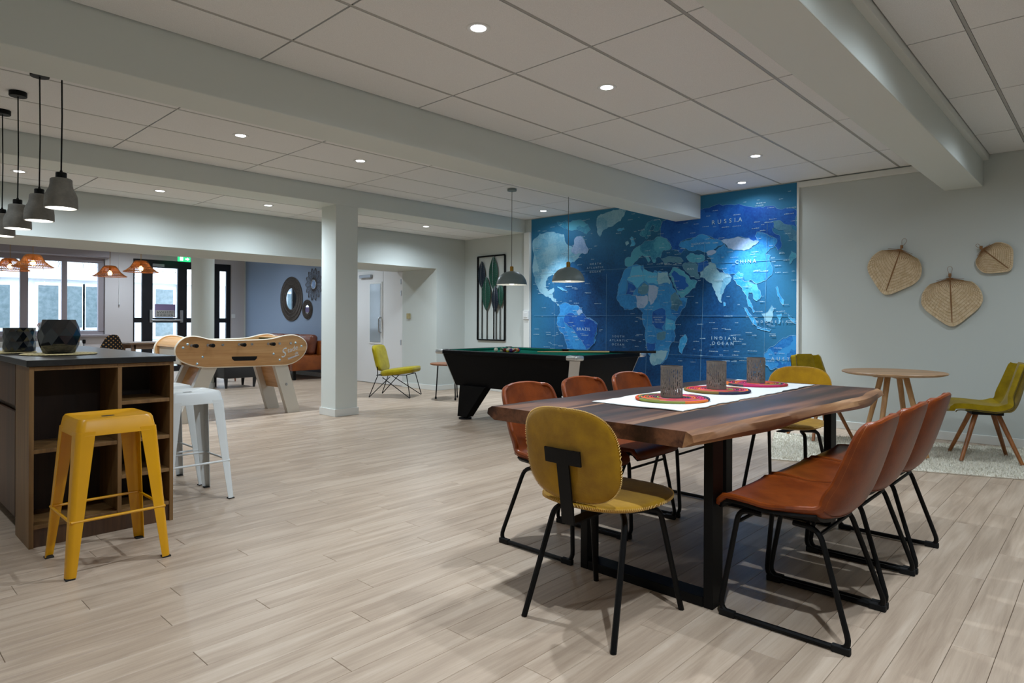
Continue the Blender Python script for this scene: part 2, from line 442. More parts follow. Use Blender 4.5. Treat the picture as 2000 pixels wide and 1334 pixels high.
for x, y, lab in ((-.2, 2.54, 'recessed downlight of the dining row behind the camera'), (-.1, 5.5, 'recessed downlight between the beams beyond the picture edge')):
    downlight(x, y, HC, lab, 42)
for x, y, lab in ((2.2, 10.6, 'added lounge fill downlight before the window, unseen behind the header'), (5.6, 10.4, 'added lounge fill downlight above the corridor doors, unseen behind the header'), (5.5, 13.0, 'added lounge fill downlight above the sofa, unseen behind the header'), (4.2, 14.4, 'added lounge fill downlight before the glazed door, unseen behind the header')):
    downlight(x, y, 2.75, lab, 95)  # unseen lamps, added to brighten the dark lounge

# ------------------------------------------------------------------ dining table
M['slab'] = wood('dark_rosewood', S(36, 21, 17), S(70, 43, 33), S(116, 76, 54), 'X', 2.1, rough=0.42, spec=0.32, ring=0.9, bump=0.05)
M['sap'] = wood('pale_sapwood', S(104, 68, 44), S(146, 102, 68), S(176, 134, 94), 'X', 2.4, rough=0.45, ring=0.7, bump=0.2)
M['runner'] = mat('white_cotton', S(200, 202, 200), 0.9, spec=0.1, bump=(300, 0.2))
M['leather'] = mat('cognac_leather', S(128, 58, 14), 0.36, spec=0.35, var=(7, S(102, 42, 8)), bump=(160, 0.06))
M['leather_dk'] = mat('cognac_leather_seam', S(96, 42, 22), 0.5)
M['thread'] = mat('pale_thread', S(214, 176, 104), 0.8)
M['thread_br'] = mat('tan_thread', S(150, 86, 38), 0.8)
M['suede'] = mat('mustard_suede', S(172, 128, 10), 0.85, spec=0.15, var=(5, S(140, 100, 6)), bump=(200, 0.1), sheen=0.25)
M['fabric_olive'] = mat('olive_mustard_fabric', S(152, 128, 8), 0.9, spec=0.1, var=(9, S(128, 106, 5)), bump=(420, 0.15), sheen=0.2)
M['olive_dark'] = mat('olive_seam', S(84, 70, 10), 0.9)
M['oak'] = wood('oiled_oak', S(150, 108, 66), S(186, 142, 94), S(206, 166, 118), 'Z', 3.0, rough=0.45, ring=0.4)
M['oak_top'] = wood('oiled_oak_top', S(136, 104, 74), S(168, 132, 98), S(190, 154, 118), 'X', 3.0, rough=0.42, ring=0.4)
M['walnutleg'] = wood('stained_beech', S(112, 66, 30), S(150, 92, 44), S(172, 112, 58), 'Z', 3.0, rough=0.4)
M['perf'] = mat('aged_pierced_metal', S(128, 118, 108), 0.5, metal=0.25, var=(16, S(104, 98, 94)))
M['rope'] = attr_mat('coloured_rope', 'tint', 0.85)

TX0, TX1, TZ = 2.06, 4.20, 0.755
dt = thing('dining_table', 'live-edge dark wood dining table with black metal frame legs', 'table', (3.13, 1.56, 0))
def edge_y(x, side):
    u = (x-TX0)/(TX1-TX0)
    if side > 0: return 2.115 - .05*u + .018*math.sin(5.1*u+.4) + .008*math.sin(17*u)
    return 1.03 + .035*math.sin(5.4*u+.9) - .035*u + .012*math.sin(13*u+1) + (.02*max(0, .06-u)/.06)
NXT = 56
def slab_pt(x, side, k):
    # k: 0 top edge of the dark top, 1 rounded shoulder, 2 belly, 3 lower lip
    y = edge_y(x, side); u = (x-TX0)/(TX1-TX0)
    w = .030 + .012*math.sin(9*u) + .006*math.sin(31*u)
    zz = [TZ, TZ-.012, TZ-.036, TZ-.060][k]
    off = [-w, -.006, .004*math.sin(14*u), -.030 - .016*math.sin(11*u+2)][k]
    return (x, y + side*off, zz)
mb = MB(); rows = []
for i in range(NXT+1):
    x = TX0 + (TX1-TX0)*i/NXT
    rows.append([slab_pt(x, -1, 0), slab_pt(x, 1, 0), slab_pt(x, 1, 3), slab_pt(x, -1, 3)])
vs_ = [p for r in rows for p in r]; fs_ = []
for i in range(NXT):
    for k in range(4):
        l = (k+1) % 4; fs_.append((i*4+k, i*4+l, (i+1)*4+l, (i+1)*4+k))
fs_ += [(0,1,2,3), tuple(NXT*4+k for k in (3,2,1,0))]
mb.add(vs_, fs_); mb.build('slab', M['slab'], dt, org=dt.location, angle=30)
for side in (-1, 1):
    mb = MB(); vs_ = []; fs_ = []
    for i in range(NXT+1):
        x = TX0 + .0005 + (TX1-TX0-.001)*i/NXT
        for k in range(4): vs_.append(slab_pt(x, side, k))
    for i in range(NXT):
        for k in range(4): l = (k+1) % 4; fs_.append((i*4+k, i*4+l, (i+1)*4+l, (i+1)*4+k))
    fs_ += [(0,1,2,3), tuple(NXT*4+k for k in (3,2,1,0))]
    tag(mb.add(vs_, fs_).build('live_edge', M['sap' if side < 0 else 'slab'], dt, org=dt.location, angle=50), 'pale wavy bark edge')
# pale sapwood inlay lines in the top (boards glued side by side)
for yy, wd in ((1.36, .020), (1.80, .012)):
    mb = MB(); vs_ = []; fs_ = []
    for i in range(NXT+1):
        x = TX0 + .002 + (TX1-TX0-.004)*i/NXT; yc = yy + .014*math.sin(3.1*x+yy*9)
        w = wd*(.6+.4*math.sin(2.7*x+yy))
        vs_ += [(x, yc-w, TZ+.0004), (x, yc+w, TZ+.0004), (x, yc+w, TZ-.004), (x, yc-w, TZ-.004)]
    for i in range(NXT):
        for k in range(4): l = (k+1) % 4; fs_.append((i*4+k, i*4+l, (i+1)*4+l, (i+1)*4+k))
    fs_ += [(0,1,2,3), tuple(NXT*4+k for k in (3,2,1,0))]
    mb.add(vs_, fs_).build('sapwood_streak', M['sap'], dt, org=dt.location)
for xl in (2.43, 3.86):
    for yl in (1.195, 1.812):
        MB().rbox(xl-.045, xl+.045, yl-.02, yl+.02, .0, TZ-.062, .003).build('leg', M['black'], dt, org=dt.location, smooth=False)
    MB().rbox(xl-.045, xl+.045, 1.217, 1.790, .0, .04, .003).build('floor_bar', M['black'], dt, org=dt.location, smooth=False)
    MB().rbox(xl-.045, xl+.045, 1.217, 1.790, TZ-.098, TZ-.062, .003).build('top_bar', M['black'], dt, org=dt.location, smooth=False)

# runner
rn = MB()
def run_fn(u, v):
    x = 2.49 + 1.62*u; w0 = 1.365 + .006*math.sin(37*u) + .004*math.sin(91*u); w1 = 1.845 + .006*math.sin(31*u+1) + .004*math.sin(77*u)
    y = w0 + (w1-w0)*v; z = TZ + .0055 + .0012*math.sin(9*u+5*v)
    if u < .001: x += .01*math.sin(9*v)
    return (x, y, z)
rn.sheet(run_fn, 60, 8, .003)
tag(rn.build('table_runner', M['runner'], None), 'white cotton runner lying along the dining table', 'runner')

# placemats and pierced lanterns
ROPES = [S(206,72,22), S(178,24,82), S(60,58,64), S(132,140,62), S(34,34,66), S(150,34,30), S(214,110,34), S(116,92,40), S(190,40,110)]
MATS = [(2.815, 1.605, 'nearest the camera'), (3.335, 1.625, 'in the middle of the runner'), (3.84, 1.615, 'farthest along the runner')]
def placemat(x, y, where, k):
    rr = random.Random(20+k); vs_, fs_, tn = [], [], []
    turns = 13; r0, r1 = .012, .178; n = 6; segs = 0; steps = turns*36; rad = .0068
    colr = rr.choice(ROPES); left = 0
    for i in range(steps+1):
        a = 2*PI*i/36; r = r0+(r1-r0)*i/steps
        c = Vector((x+r*math.cos(a), y+r*math.sin(a), TZ+.0062+rad)); rad_d = Vector((math.cos(a), math.sin(a), 0))
        for q in range(n):
            b = 2*PI*q/n; vs_.append(c + rad_d*math.cos(b)*rad + Vector((0,0,1))*math.sin(b)*rad)
        if i:
            if left <= 0: colr = rr.choice(ROPES); left = rr.randint(4, 12)
            left -= 36*0.0 + 1
            for q in range(n):
                l = (q+1) % n; fs_.append(((i-1)*n+q, (i-1)*n+l, i*n+l, i*n+q)); tn.append(colr)
    mb = MB().add(vs_, fs_); me = mb.mesh('placemat', M['rope'], True, 60)
    at = me.attributes.new('tint', 'FLOAT_COLOR', 'FACE'); at.data.foreach_set('color', [c for t in tn for c in t])
    return tag(link('placemat', me), 'round coiled placemat of coloured rope, ' + where, 'placemat', 'rope placemats on the runner')
def lantern(x, y, where, k):
    rr = random.Random(50+k); t = thing('lantern', 'pierced metal cylinder candle holder, ' + where, 'candle holder', (x, y, TZ+.0205), 0, 'pierced candle holders')
    r, h, n, m = .053, .150, 128, 48
    mb = MB(); vs_, fs_ = [], []
    for j in range(m+1):
        for i in range(n):
            a = 2*PI*i/n; vs_.append((r*math.cos(a), r*math.sin(a), h*j/m))
    o = len(vs_)
    for j in range(m+1):
        for i in range(n):
            a = 2*PI*i/n; vs_.append(((r-.0012)*math.cos(a), (r-.0012)*math.sin(a), h*j/m))
    for i in range(n):
        j = 0
        while j < m:
            run = rr.randint(1, 3); hole = (i % 4 in (1, 2)) and 3 < j < m-4 and rr.random() < .5
            for jj in range(j, min(m, j+run)):
                if hole and 3 < jj < m-4: continue
                l = (i+1) % n; fs_.append((jj*n+i, jj*n+l, (jj+1)*n+l, (jj+1)*n+i)); fs_.append((o+jj*n+i, o+(jj+1)*n+i, o+(jj+1)*n+l, o+jj*n+l))
            j += run
    mb.add(vs_, fs_).build('pierced_wall', M['perf'], t, fix=False)
    MB().lathe([(0,0),(r,0),(r,.004),(0,.004)], 32).build('base', M['perf'], t)
    MB().lathe([(r-.002,h-.003),(r+.001,h-.003),(r+.001,h+.001),(r-.002,h+.001)], 32).build('rim', M['perf'], t)
    MB().lathe([(0,.005),(.02,.005),(.02,.03),(0,.03)], 16).build('candle', M['white'], t)
for k, (x, y, w) in enumerate(MATS): placemat(x, y, w, k); lantern(x, y, w, k)

# ------------------------------------------------------------------ leather shell chairs on sled frames (front = +x)
def interp(tab, s):
    n = len(tab)-1; f = max(0, min(.99999, s))*n; i = int(f); t = f-i
    p0, p1, p2, p3 = tab[max(i-1,0)], tab[i], tab[i+1], tab[min(i+2,n)]
    return tuple(.5*((2*b)+(-a+c)*t+(2*a-5*b+4*c-d)*t*t+(-a+3*b-3*c+d)*t**3) for a, b, c, d in zip(p0, p1, p2, p3))
SHELL = [(.250,.432,.196),(.235,.452,.214),(.16,.456,.226),(.05,.446,.232),(-.06,.437,.232),(-.135,.437,.230),(-.188,.464,.226),(-.222,.515,.223),(-.250,.585,.220),(-.274,.66,.216),(-.296,.735,.210),(-.311,.79,.206),(-.317,.815,.204)]
def shell_pt(s, v, lift=0.0, wmul=1.0):
    x, z, w = interp(SHELL, s); t = 2*v-1
    back = max(0.0, min(1.0, (s-.34)/.30)); back = back*back*(3-2*back); seat = 1-back
    if s > .82: w *= 1-.24*((s-.82)/.18)**2.6
    y = w*wmul*math.sin(t*PI/2*.93)/math.sin(PI/2*.93)
    wrap = abs(t)**2.2
    x2 = x + back*(.085 - .040*max(0, s-.55)/.45)*wrap
    z2 = z + seat*(.016*wrap if s > .08 else .004*wrap) + back*(.0)
    if .24 < s < .66: z2 += .042*wrap*math.sin((s-.24)/.42*PI)
    return Vector((x2, y, z2 + lift - .018))
def make_leather_chair():
    t = thing('leather_chair', 'x', 'chair', (0,0,0), 0, 'cognac leather chairs along the dining table')
    MB().sheet(lambda u, v: shell_pt(u, v), 44, 20, .022).build('seat_shell', M['leather'], t, angle=60)
    def inner(s, v, d=.011):
        e = .004; a = shell_pt(min(s+e, 1), v)-shell_pt(max(s-e, 0), v); b = shell_pt(s, min(v+e, 1))-shell_pt(s, max(v-e, 0))
        return shell_pt(s, v) - a.cross(b).normalized()*d
    rim = [inner(i/40, 0) for i in range(41)] + [inner(1, i/24) for i in range(1, 24)] + [inner(1-i/40, 1) for i in range(41)] + [inner(0, 1-i/24) for i in range(1, 24)]
    MB().tube(rim, .0115, 8, closed=True).build('piping', M['leather'], t)
    for v in (.05, .95): MB().tube([shell_pt(.42+.54*i/24, v)+Vector((.0015, 0, .001)) for i in range(25)], .0011, 4).build('stitching', M['thread_br'], t)
    MB().tube([shell_pt(.47, i/20) + Vector((-.001,0,-.001)) for i in range(1, 20)], .0022, 5).build('back_seam', M['leather_dk'], t)
    MB().sheet(lambda u, v: shell_pt(.015+u*.40, .03+.94*v, -.014), 16, 10, .012).build('seat_pan', M['black'], t)
    for sd in (-1, 1):
        top = .165*sd; bot = .230*sd
        pts = [(.10, top, .402), (.185, top+.01*sd, .408), (.240, bot, .013), (-.240, bot, .013), (-.115, top+.01*sd, .395), (-.02, top, .397)]
        MB().tube(fillet(pts, .055, 6), .0105, 8).build('sled_frame', M['black'], t)
        for xx in (.205, -.205):
            s_ = 1 if xx > 0 else -1
            MB().rbox(min(xx-.03, xx+.032*s_), max(xx+.03, xx+.032*s_), bot-.012, bot+.012, 0, .026, .004).build('glide', M['blackmatt'], t, smooth=False)
    MB().tube([(.195, -.185, .355), (.195, .185, .355)], .007, 8).build('cross_bar', M['black'], t)
    MB().tube([(-.12, -.18, .378), (-.12, .18, .378)], .007, 8).build('cross_bar', M['black'], t)
    return t
lc = make_leather_chair()
LCH = [
 (2.612, .905, PI/2, 'cognac leather sled chair nearest the camera, back turned, right side of the table'),
 (3.104, .905, PI/2, 'cognac leather sled chair in the middle of the row with its backs turned'),
 (3.597, .900, PI/2, 'cognac leather sled chair of the back-turned row, closest to the round table'),
 (2.605, 2.108, -PI/2, 'cognac leather sled chair facing us, beside the near mustard chair'),
 (3.100, 2.108, -PI/2, 'middle cognac leather chair of the row in front of the pool table'),
 (3.610, 2.108, -PI/2, 'cognac leather chair of the row facing us, closest to the map mural'),
]
for i, (x, y, a, lab) in enumerate(LCH):
    o = lc if i == 0 else copy_tree(lc)
    o.location = (x, y, 0); o.rotation_euler = (0, 0, a); o['label'] = lab

# ------------------------------------------------------------------ mustard suede chairs (front = +x)
def squircle(a, b, n=48, e=3.2):
    out = []
    for i in range(n):
        t = 2*PI*i/n; c, s = math.cos(t), math.sin(t)
        out.append((a*abs(c)**(2/e)*(1 if c >= 0 else -1), b*abs(s)**(2/e)*(1 if s >= 0 else -1)))
    return out
def cushion(outline, th, fn, rings=7, edge=.7):
    """domed cushion over an outline; fn maps (p, q, h) to a point"""
    mb = MB(); n = len(outline); vs_, fs_ = [], []
    prof = []
    for k in range(rings+1):
        t = k/rings; prof.append((math.sin(t*PI/2), th*(.5 + .5*math.cos(t*PI/2)**edge if t < 1 else .5)))
    top = [(s_, h) for s_, h in prof]; bot = [(s_, th-h) for s_, h in reversed(prof)]
    ringz = top + [(1.0, th*.5)] + bot
    idx = []
    for (s_, h) in ringz:
        if s_ < 1e-6: idx.append([len(vs_)]); vs_.append(fn(0, 0, h)); continue
        idx.append([len(vs_)+i for i in range(n)])
        for (p, q) in outline: vs_.append(fn(p*s_, q*s_, h))
    for A, B in zip(idx, idx[1:]):
        for i in range(n):
            l = (i+1) % n
            if len(A) == 1 and len(B) > 1: fs_.append((A[0], B[i], B[l]))
            elif len(B) == 1 and len(A) > 1: fs_.append((A[l], A[i], B[0]))
            elif len(A) > 1: fs_.append((A[i], B[i], B[l], A[l]))
    return mb.add(vs_, fs_)
def make_suede_chair():
    t = thing('suede_chair', 'x', 'chair', (0,0,0), 0, 'mustard suede chairs at the table ends')
    def seat_fn(p, q, h): return Vector((p+.015, q*(1+.10*(p/.2)*.5), .425 + h + .018*(p/.21)**2 - .010*(q/.21)**2*0 + .012*(q/.22)**2))
    so = squircle(.232, .224, 56, 3.0)
    MB_ = cushion(so, .048, seat_fn); MB_.build('seat', M['suede'], t, angle=70)
    def back_fn(p, q, h):
        z = .655 + p; lean = (z-.49)*.16
        return Vector((-.205 - lean + .55*q*q + h - .02, q, z))
    bo = squircle(.172, .218, 56, 3.0)
    cushion(bo, .034, back_fn).build('backrest', M['suede'], t, angle=70)
    # zigzag thread along both rims
    mb = MB(); n = 150
    def along(out, k):
        f = k % len(out); return out[f]
    for (out, fn, th, sc) in ((squircle(.234, .226, n*2, 3.0), seat_fn, .048, 1.0), (squircle(.174, .220, n*2, 3.0), back_fn, .034, 1.0)):
        pts = []
        for i in range(n*2): p, q = out[i]; pts.append(fn(p*.997, q*.997, th*(.60 if i % 2 else .38)))
        mb.tube(pts, .0017, 4, closed=True)
    tag(mb.build('stitching', M['thread'], t), 'pale zigzag stitching')
    # T bracket: upright plate and bar
    def bp(z, y, d=0): return Vector((-.205-(z-.49)*.16+.55*y*y-.024+d, y, z))
    MB().bar(Vector((-.222, 0, .398)), bp(.665, 0, -.006), .055, .007, up=(1,0,.16)).build('back_upright', M['black'], t, smooth=False)
    MB().sheet(lambda u, v: bp(.625+.055*v, -.082+.164*u, -.004), 8, 2, .007).build('back_bar', M['black'], t, smooth=False)
    MB().bar((-.222, 0, .402), (.12, 0, .414), .055, .007).build('under_plate', M['black'], t, smooth=False)
    for sx, sy in ((1,1),(1,-1),(-1,1),(-1,-1)):
        pts = fillet([(.02*sx, .10*sy, .415), (.12*sx+.02, .165*sy, .412), (.235*sx, .208*sy, 0.0)], .04, 5)
        MB().tube(pts, .0115, 8).build('leg', M['black'], t)
    return t
sc_ = make_suede_chair(); sc_.location = (2.075, 1.478, 0); sc_['label'] = 'mustard suede chair with black T-shaped back bracket, nearest the camera'
s2 = copy_tree(sc_); s2.location = (4.43, 1.645, 0); s2.rotation_euler = (0, 0, PI); s2['label'] = 'mustard suede chair at the far end of the dining table, facing us'

# ------------------------------------------------------------------ rug, round table, olive shell chairs
rug_a = math.atan2(-.94, .342)                 # long side direction
M['rug'] = mat('cream_shag', S(232, 228, 214), 0.95, spec=0.05, var=(60, S(206, 200, 186)))
rg = thing('shag_rug', 'cream shaggy rug under the round oak table', 'rug', (5.33, 2.12, 0), rug_a)
RL, RW = 2.22, 1.36
MB().rbox(0, RL, 0, RW, 0, .012, .005).build('backing', M['rug'], rg, smooth=False)
mb = MB(); rr = random.Random(3)
for i in range(30000):
    px, py = rr.uniform(-.006, RL+.006), rr.uniform(-.006, RW+.006)
    cx_, cy_ = min(max(px, .1), RL-.1), min(max(py, .1), RW-.1)
    if (px-cx_)**2+(py-cy_)**2 > .011: continue
    a = rr.uniform(0, 2*PI); h = rr.uniform(.016, .034); l = rr.uniform(.004, .018); w = .0035
    dx, dy = math.cos(a), math.sin(a)
    o = len(mb.v)
    mb.v += [(px-dy*w, py+dx*w, .008), (px+dy*w, py-dx*w, .008), (px+dx*l, py+dy*l, h)]; mb.f.append((o, o+1, o+2))
tag(mb.build('pile', M['rug'], rg, smooth=False, fix=False), kind='stuff')

rt = thing('round_table', 'small round oak table with four splayed legs on the rug', 'table', (6.25, 1.42, .02), rug_a+.22)
MB().lathe([(0,.676),(.36,.676),(.398,.688),(.402,.696),(.396,.702),(0,.702)], 56).build('table_top', M['oak_top'], rt)
MB().rbox(-.16, .16, -.03, .03, .650, .676, .006).build('cross_batten', M['oak'], rt, smooth=False)
MB().rbox(-.03, .03, -.16, .16, .650, .676, .006).build('cross_batten', M['oak'], rt, smooth=False)
for k in range(4):
    a = PI/4 + k*PI/2; c, s = math.cos(a), math.sin(a)
    MB().tube([(.10*c, .10*s, .665), (.27*c, .27*s, 0)], [.024, .017], 10).build('leg', M['oak'], rt)

OSH = [(.245,.432,.205),(.235,.452,.222),(.15,.455,.238),(.03,.446,.246),(-.09,.440,.244),(-.155,.448,.238),(-.192,.495,.226),(-.220,.57,.208),(-.246,.66,.190),(-.270,.75,.176),(-.288,.815,.168),(-.292,.828,.160)]
def olive_pt(s, v, d=0):
    x, z, w = interp(OSH, s); t = 2*v-1
    back = max(0.0, min(1.0, (s-.40)/.25)); y = w*t
    wrap = max(0.0, abs(t)-.62)/.38
    return Vector((x+back*.085*wrap**1.3*(1-.35*max(0, s-.6)/.4), y, z + (1-back)*.014*wrap + (.045*wrap*math.sin((s-.32)/.3*PI) if .32 < s < .62 else 0) + d - .040))
def make_olive_chair():
    t = thing('shell_armchair', 'x', 'chair', (0,0,0), 0, 'olive shell chairs around the round table')
    MB().sheet(lambda u, v: olive_pt(u, v), 36, 16, .042).build('upholstered_shell', M['fabric_olive'], t, angle=60)
    MB().tube([olive_pt(.42+.56*i/20, .5)+Vector((.002,0,.0)) for i in range(21)], .0022, 5).build('back_seam', M['olive_dark'], t)
    mb = MB()
    for v in (.005, .995): mb.tube([olive_pt(.02+.96*i/30, v)+Vector((-.006,0,-.012)) for i in range(31)], .004, 5)
    mb.build('welt', M['olive_dark'], t)
    MB().rbox(-.11, .11, -.11, .11, .370, .401, .004).build('seat_bracket', M['blackmatt'], t, smooth=False)
    for sx, sy in ((1,1),(1,-1),(-1,1),(-1,-1)):
        MB().tube([(.075*sx, .075*sy, .380), (.205*sx, .215*sy, 0)], [.020, .014], 10).build('leg', M['walnutleg'], t)
    return t
oc = make_olive_chair(); oc.location = (6.555, .817, .018); oc.rotation_euler = (0, 0, math.atan2(.94, -.342)); oc['label'] = 'olive shell chair with wooden legs at the picture edge, facing left'
o2 = copy_tree(oc); o2.location = (6.64, 2.15, .018); o2.rotation_euler = (0, 0, math.atan2(-.8, -.6)); o2['label'] = 'olive shell chair partly hidden behind the far end of the dining table'

# ------------------------------------------------------------------ world map mural
def mural_mat(name, a, b, c=None, scale=3.0):
    m = bpy.data.materials.new(name); m.use_nodes = True
    nt = m.node_tree; N = nt.nodes; L = nt.links; p = N['Principled BSDF']
    ge = N.new('ShaderNodeTexCoord')
    n1 = N.new('ShaderNodeTexNoise'); n1.inputs['Scale'].default_value = scale; n1.inputs['Detail'].default_value = 5; n1.inputs['Roughness'].default_value = .6
    n2 = N.new('ShaderNodeTexNoise'); n2.inputs['Scale'].default_value = 42; n2.inputs['Detail'].default_value = 3; n2.inputs['Roughness'].default_value = .7
    L.new(ge.outputs['Object'], n1.inputs['Vector']); L.new(ge.outputs['Object'], n2.inputs['Vector'])
    mx = N.new('ShaderNodeMath'); mx.operation = 'MULTIPLY_ADD'; mx.inputs[1].default_value = .6; L.new(n1.outputs['Fac'], mx.inputs[0])
    m2 = N.new('ShaderNodeMath'); m2.operation = 'MULTIPLY'; m2.inputs[1].default_value = .55; L.new(n2.outputs['Fac'], m2.inputs[0]); L.new(m2.outputs[0], mx.inputs[2])
    rp = N.new('ShaderNodeValToRGB'); e = rp.color_ramp.elements; e[0].position = .36; e[0].color = a; e[1].position = .66; e[1].color = b
    if c is None:    # printed country patches
        vo = N.new('ShaderNodeTexVoronoi'); vo.inputs['Scale'].default_value = 3.4; dv = N.new('ShaderNodeVectorMath'); dv.operation = 'MULTIPLY_ADD'; dv.inputs[1].default_value = (.35, .35, .35)
        L.new(n1.outputs['Color'], dv.inputs[0]); L.new(ge.outputs['Object'], dv.inputs[2]); L.new(dv.outputs[0], vo.inputs['Vector'])
        sc_ = N.new('ShaderNodeSeparateColor'); L.new(vo.outputs['Color'], sc_.inputs[0])
        k1 = N.new('ShaderNodeMath'); k1.operation = 'MULTIPLY_ADD'; k1.inputs[1].default_value = .34; k1.inputs[2].default_value = -.17; L.new(sc_.outputs[0], k1.inputs[0])
        k2 = N.new('ShaderNodeMath'); k2.operation = 'ADD'; L.new(k1.outputs[0], k2.inputs[0]); L.new(mx.outputs[0], k2.inputs[1]); mx = k2
    L.new(mx.outputs[0], rp.inputs[0]); out = rp.outputs[0]
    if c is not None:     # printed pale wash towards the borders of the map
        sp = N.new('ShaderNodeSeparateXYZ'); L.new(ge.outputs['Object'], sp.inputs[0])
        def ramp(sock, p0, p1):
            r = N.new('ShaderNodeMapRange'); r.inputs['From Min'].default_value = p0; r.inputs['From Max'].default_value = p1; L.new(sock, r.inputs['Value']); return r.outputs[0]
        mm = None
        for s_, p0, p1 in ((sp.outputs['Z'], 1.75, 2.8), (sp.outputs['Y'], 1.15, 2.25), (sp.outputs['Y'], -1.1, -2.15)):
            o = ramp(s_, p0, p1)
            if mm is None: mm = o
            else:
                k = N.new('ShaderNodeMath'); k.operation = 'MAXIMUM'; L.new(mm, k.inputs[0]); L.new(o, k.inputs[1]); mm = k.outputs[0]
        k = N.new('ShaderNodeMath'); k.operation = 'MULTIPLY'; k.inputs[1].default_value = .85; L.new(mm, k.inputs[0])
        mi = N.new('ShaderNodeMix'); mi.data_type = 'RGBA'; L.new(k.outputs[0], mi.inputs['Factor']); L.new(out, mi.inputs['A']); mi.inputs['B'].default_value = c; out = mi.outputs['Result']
    L.new(out, p.inputs['Base Color']); p.inputs['Roughness'].default_value = .62; p.inputs['Specular IOR Level'].default_value = .25
    return m
MM = {
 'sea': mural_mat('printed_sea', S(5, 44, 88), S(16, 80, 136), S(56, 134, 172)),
 'cyan': mural_mat('printed_land_cyan', S(40, 140, 206), S(86, 182, 228)),
 'mid': mural_mat('printed_land_blue', S(26, 104, 180), S(56, 146, 212)),
 'deep': mural_mat('printed_land_deep', S(12, 66, 150), S(30, 98, 182)),
 'pale': mural_mat('printed_land_pale', S(92, 158, 194), S(146, 194, 214)),
 'lilac': mural_mat('printed_land_lilac', S(120, 154, 200), S(160, 186, 220)),
 'slate': mural_mat('printed_land_slate', S(54, 104, 136), S(86, 138, 164)),
 'teal': mural_mat('printed_land_teal', S(40, 122, 164), S(82, 166, 196)),
 'line': mat('printed_line', S(120, 172, 204), .6), 'ink': mat('printed_lettering', S(168, 200, 218), .6),
}
COLOR = dict(north_america='pale', arctic_islands='teal', labrador='lilac', greenland='pale', iceland='cyan', britain='cyan', ireland='pale', scandinavia='teal', europe='teal', turkey='slate', russia='deep',
 kazakhstan='mid', mongolia='lilac', china='mid', india='pale', ceylon='cyan', indochina='cyan', sumatra='cyan', java='cyan', borneo='pale', philippines='cyan', sulawesi='cyan', new_guinea='cyan', japan='teal',
 kamchatka='slate', arabia='teal', saudi='deep', iran='slate', afghanistan='deep', turkmenistan='teal', kyrgyz='lilac', africa='mid', algeria='cyan', libya='cyan', egypt='pale', mali='deep', mauritania='mid', niger='slate',
 chad='lilac', sudan='mid', ethiopia='slate', nigeria='lilac', congo='deep', angola='mid', zambia='slate', namibia='deep', south_africa='pale', tanzania='cyan', madagascar='cyan', south_america='mid', brazil='deep', guyana='lilac', cuba='cyan', australia='mid')
ON_TOP = {'labrador', 'saudi', 'algeria', 'libya', 'egypt', 'mali', 'mauritania', 'niger', 'chad', 'sudan', 'ethiopia', 'nigeria', 'congo', 'angola', 'zambia', 'namibia', 'south_africa', 'tanzania', 'brazil', 'guyana', 'kamchatka', 'mongolia', 'kazakhstan', 'kyrgyz'}
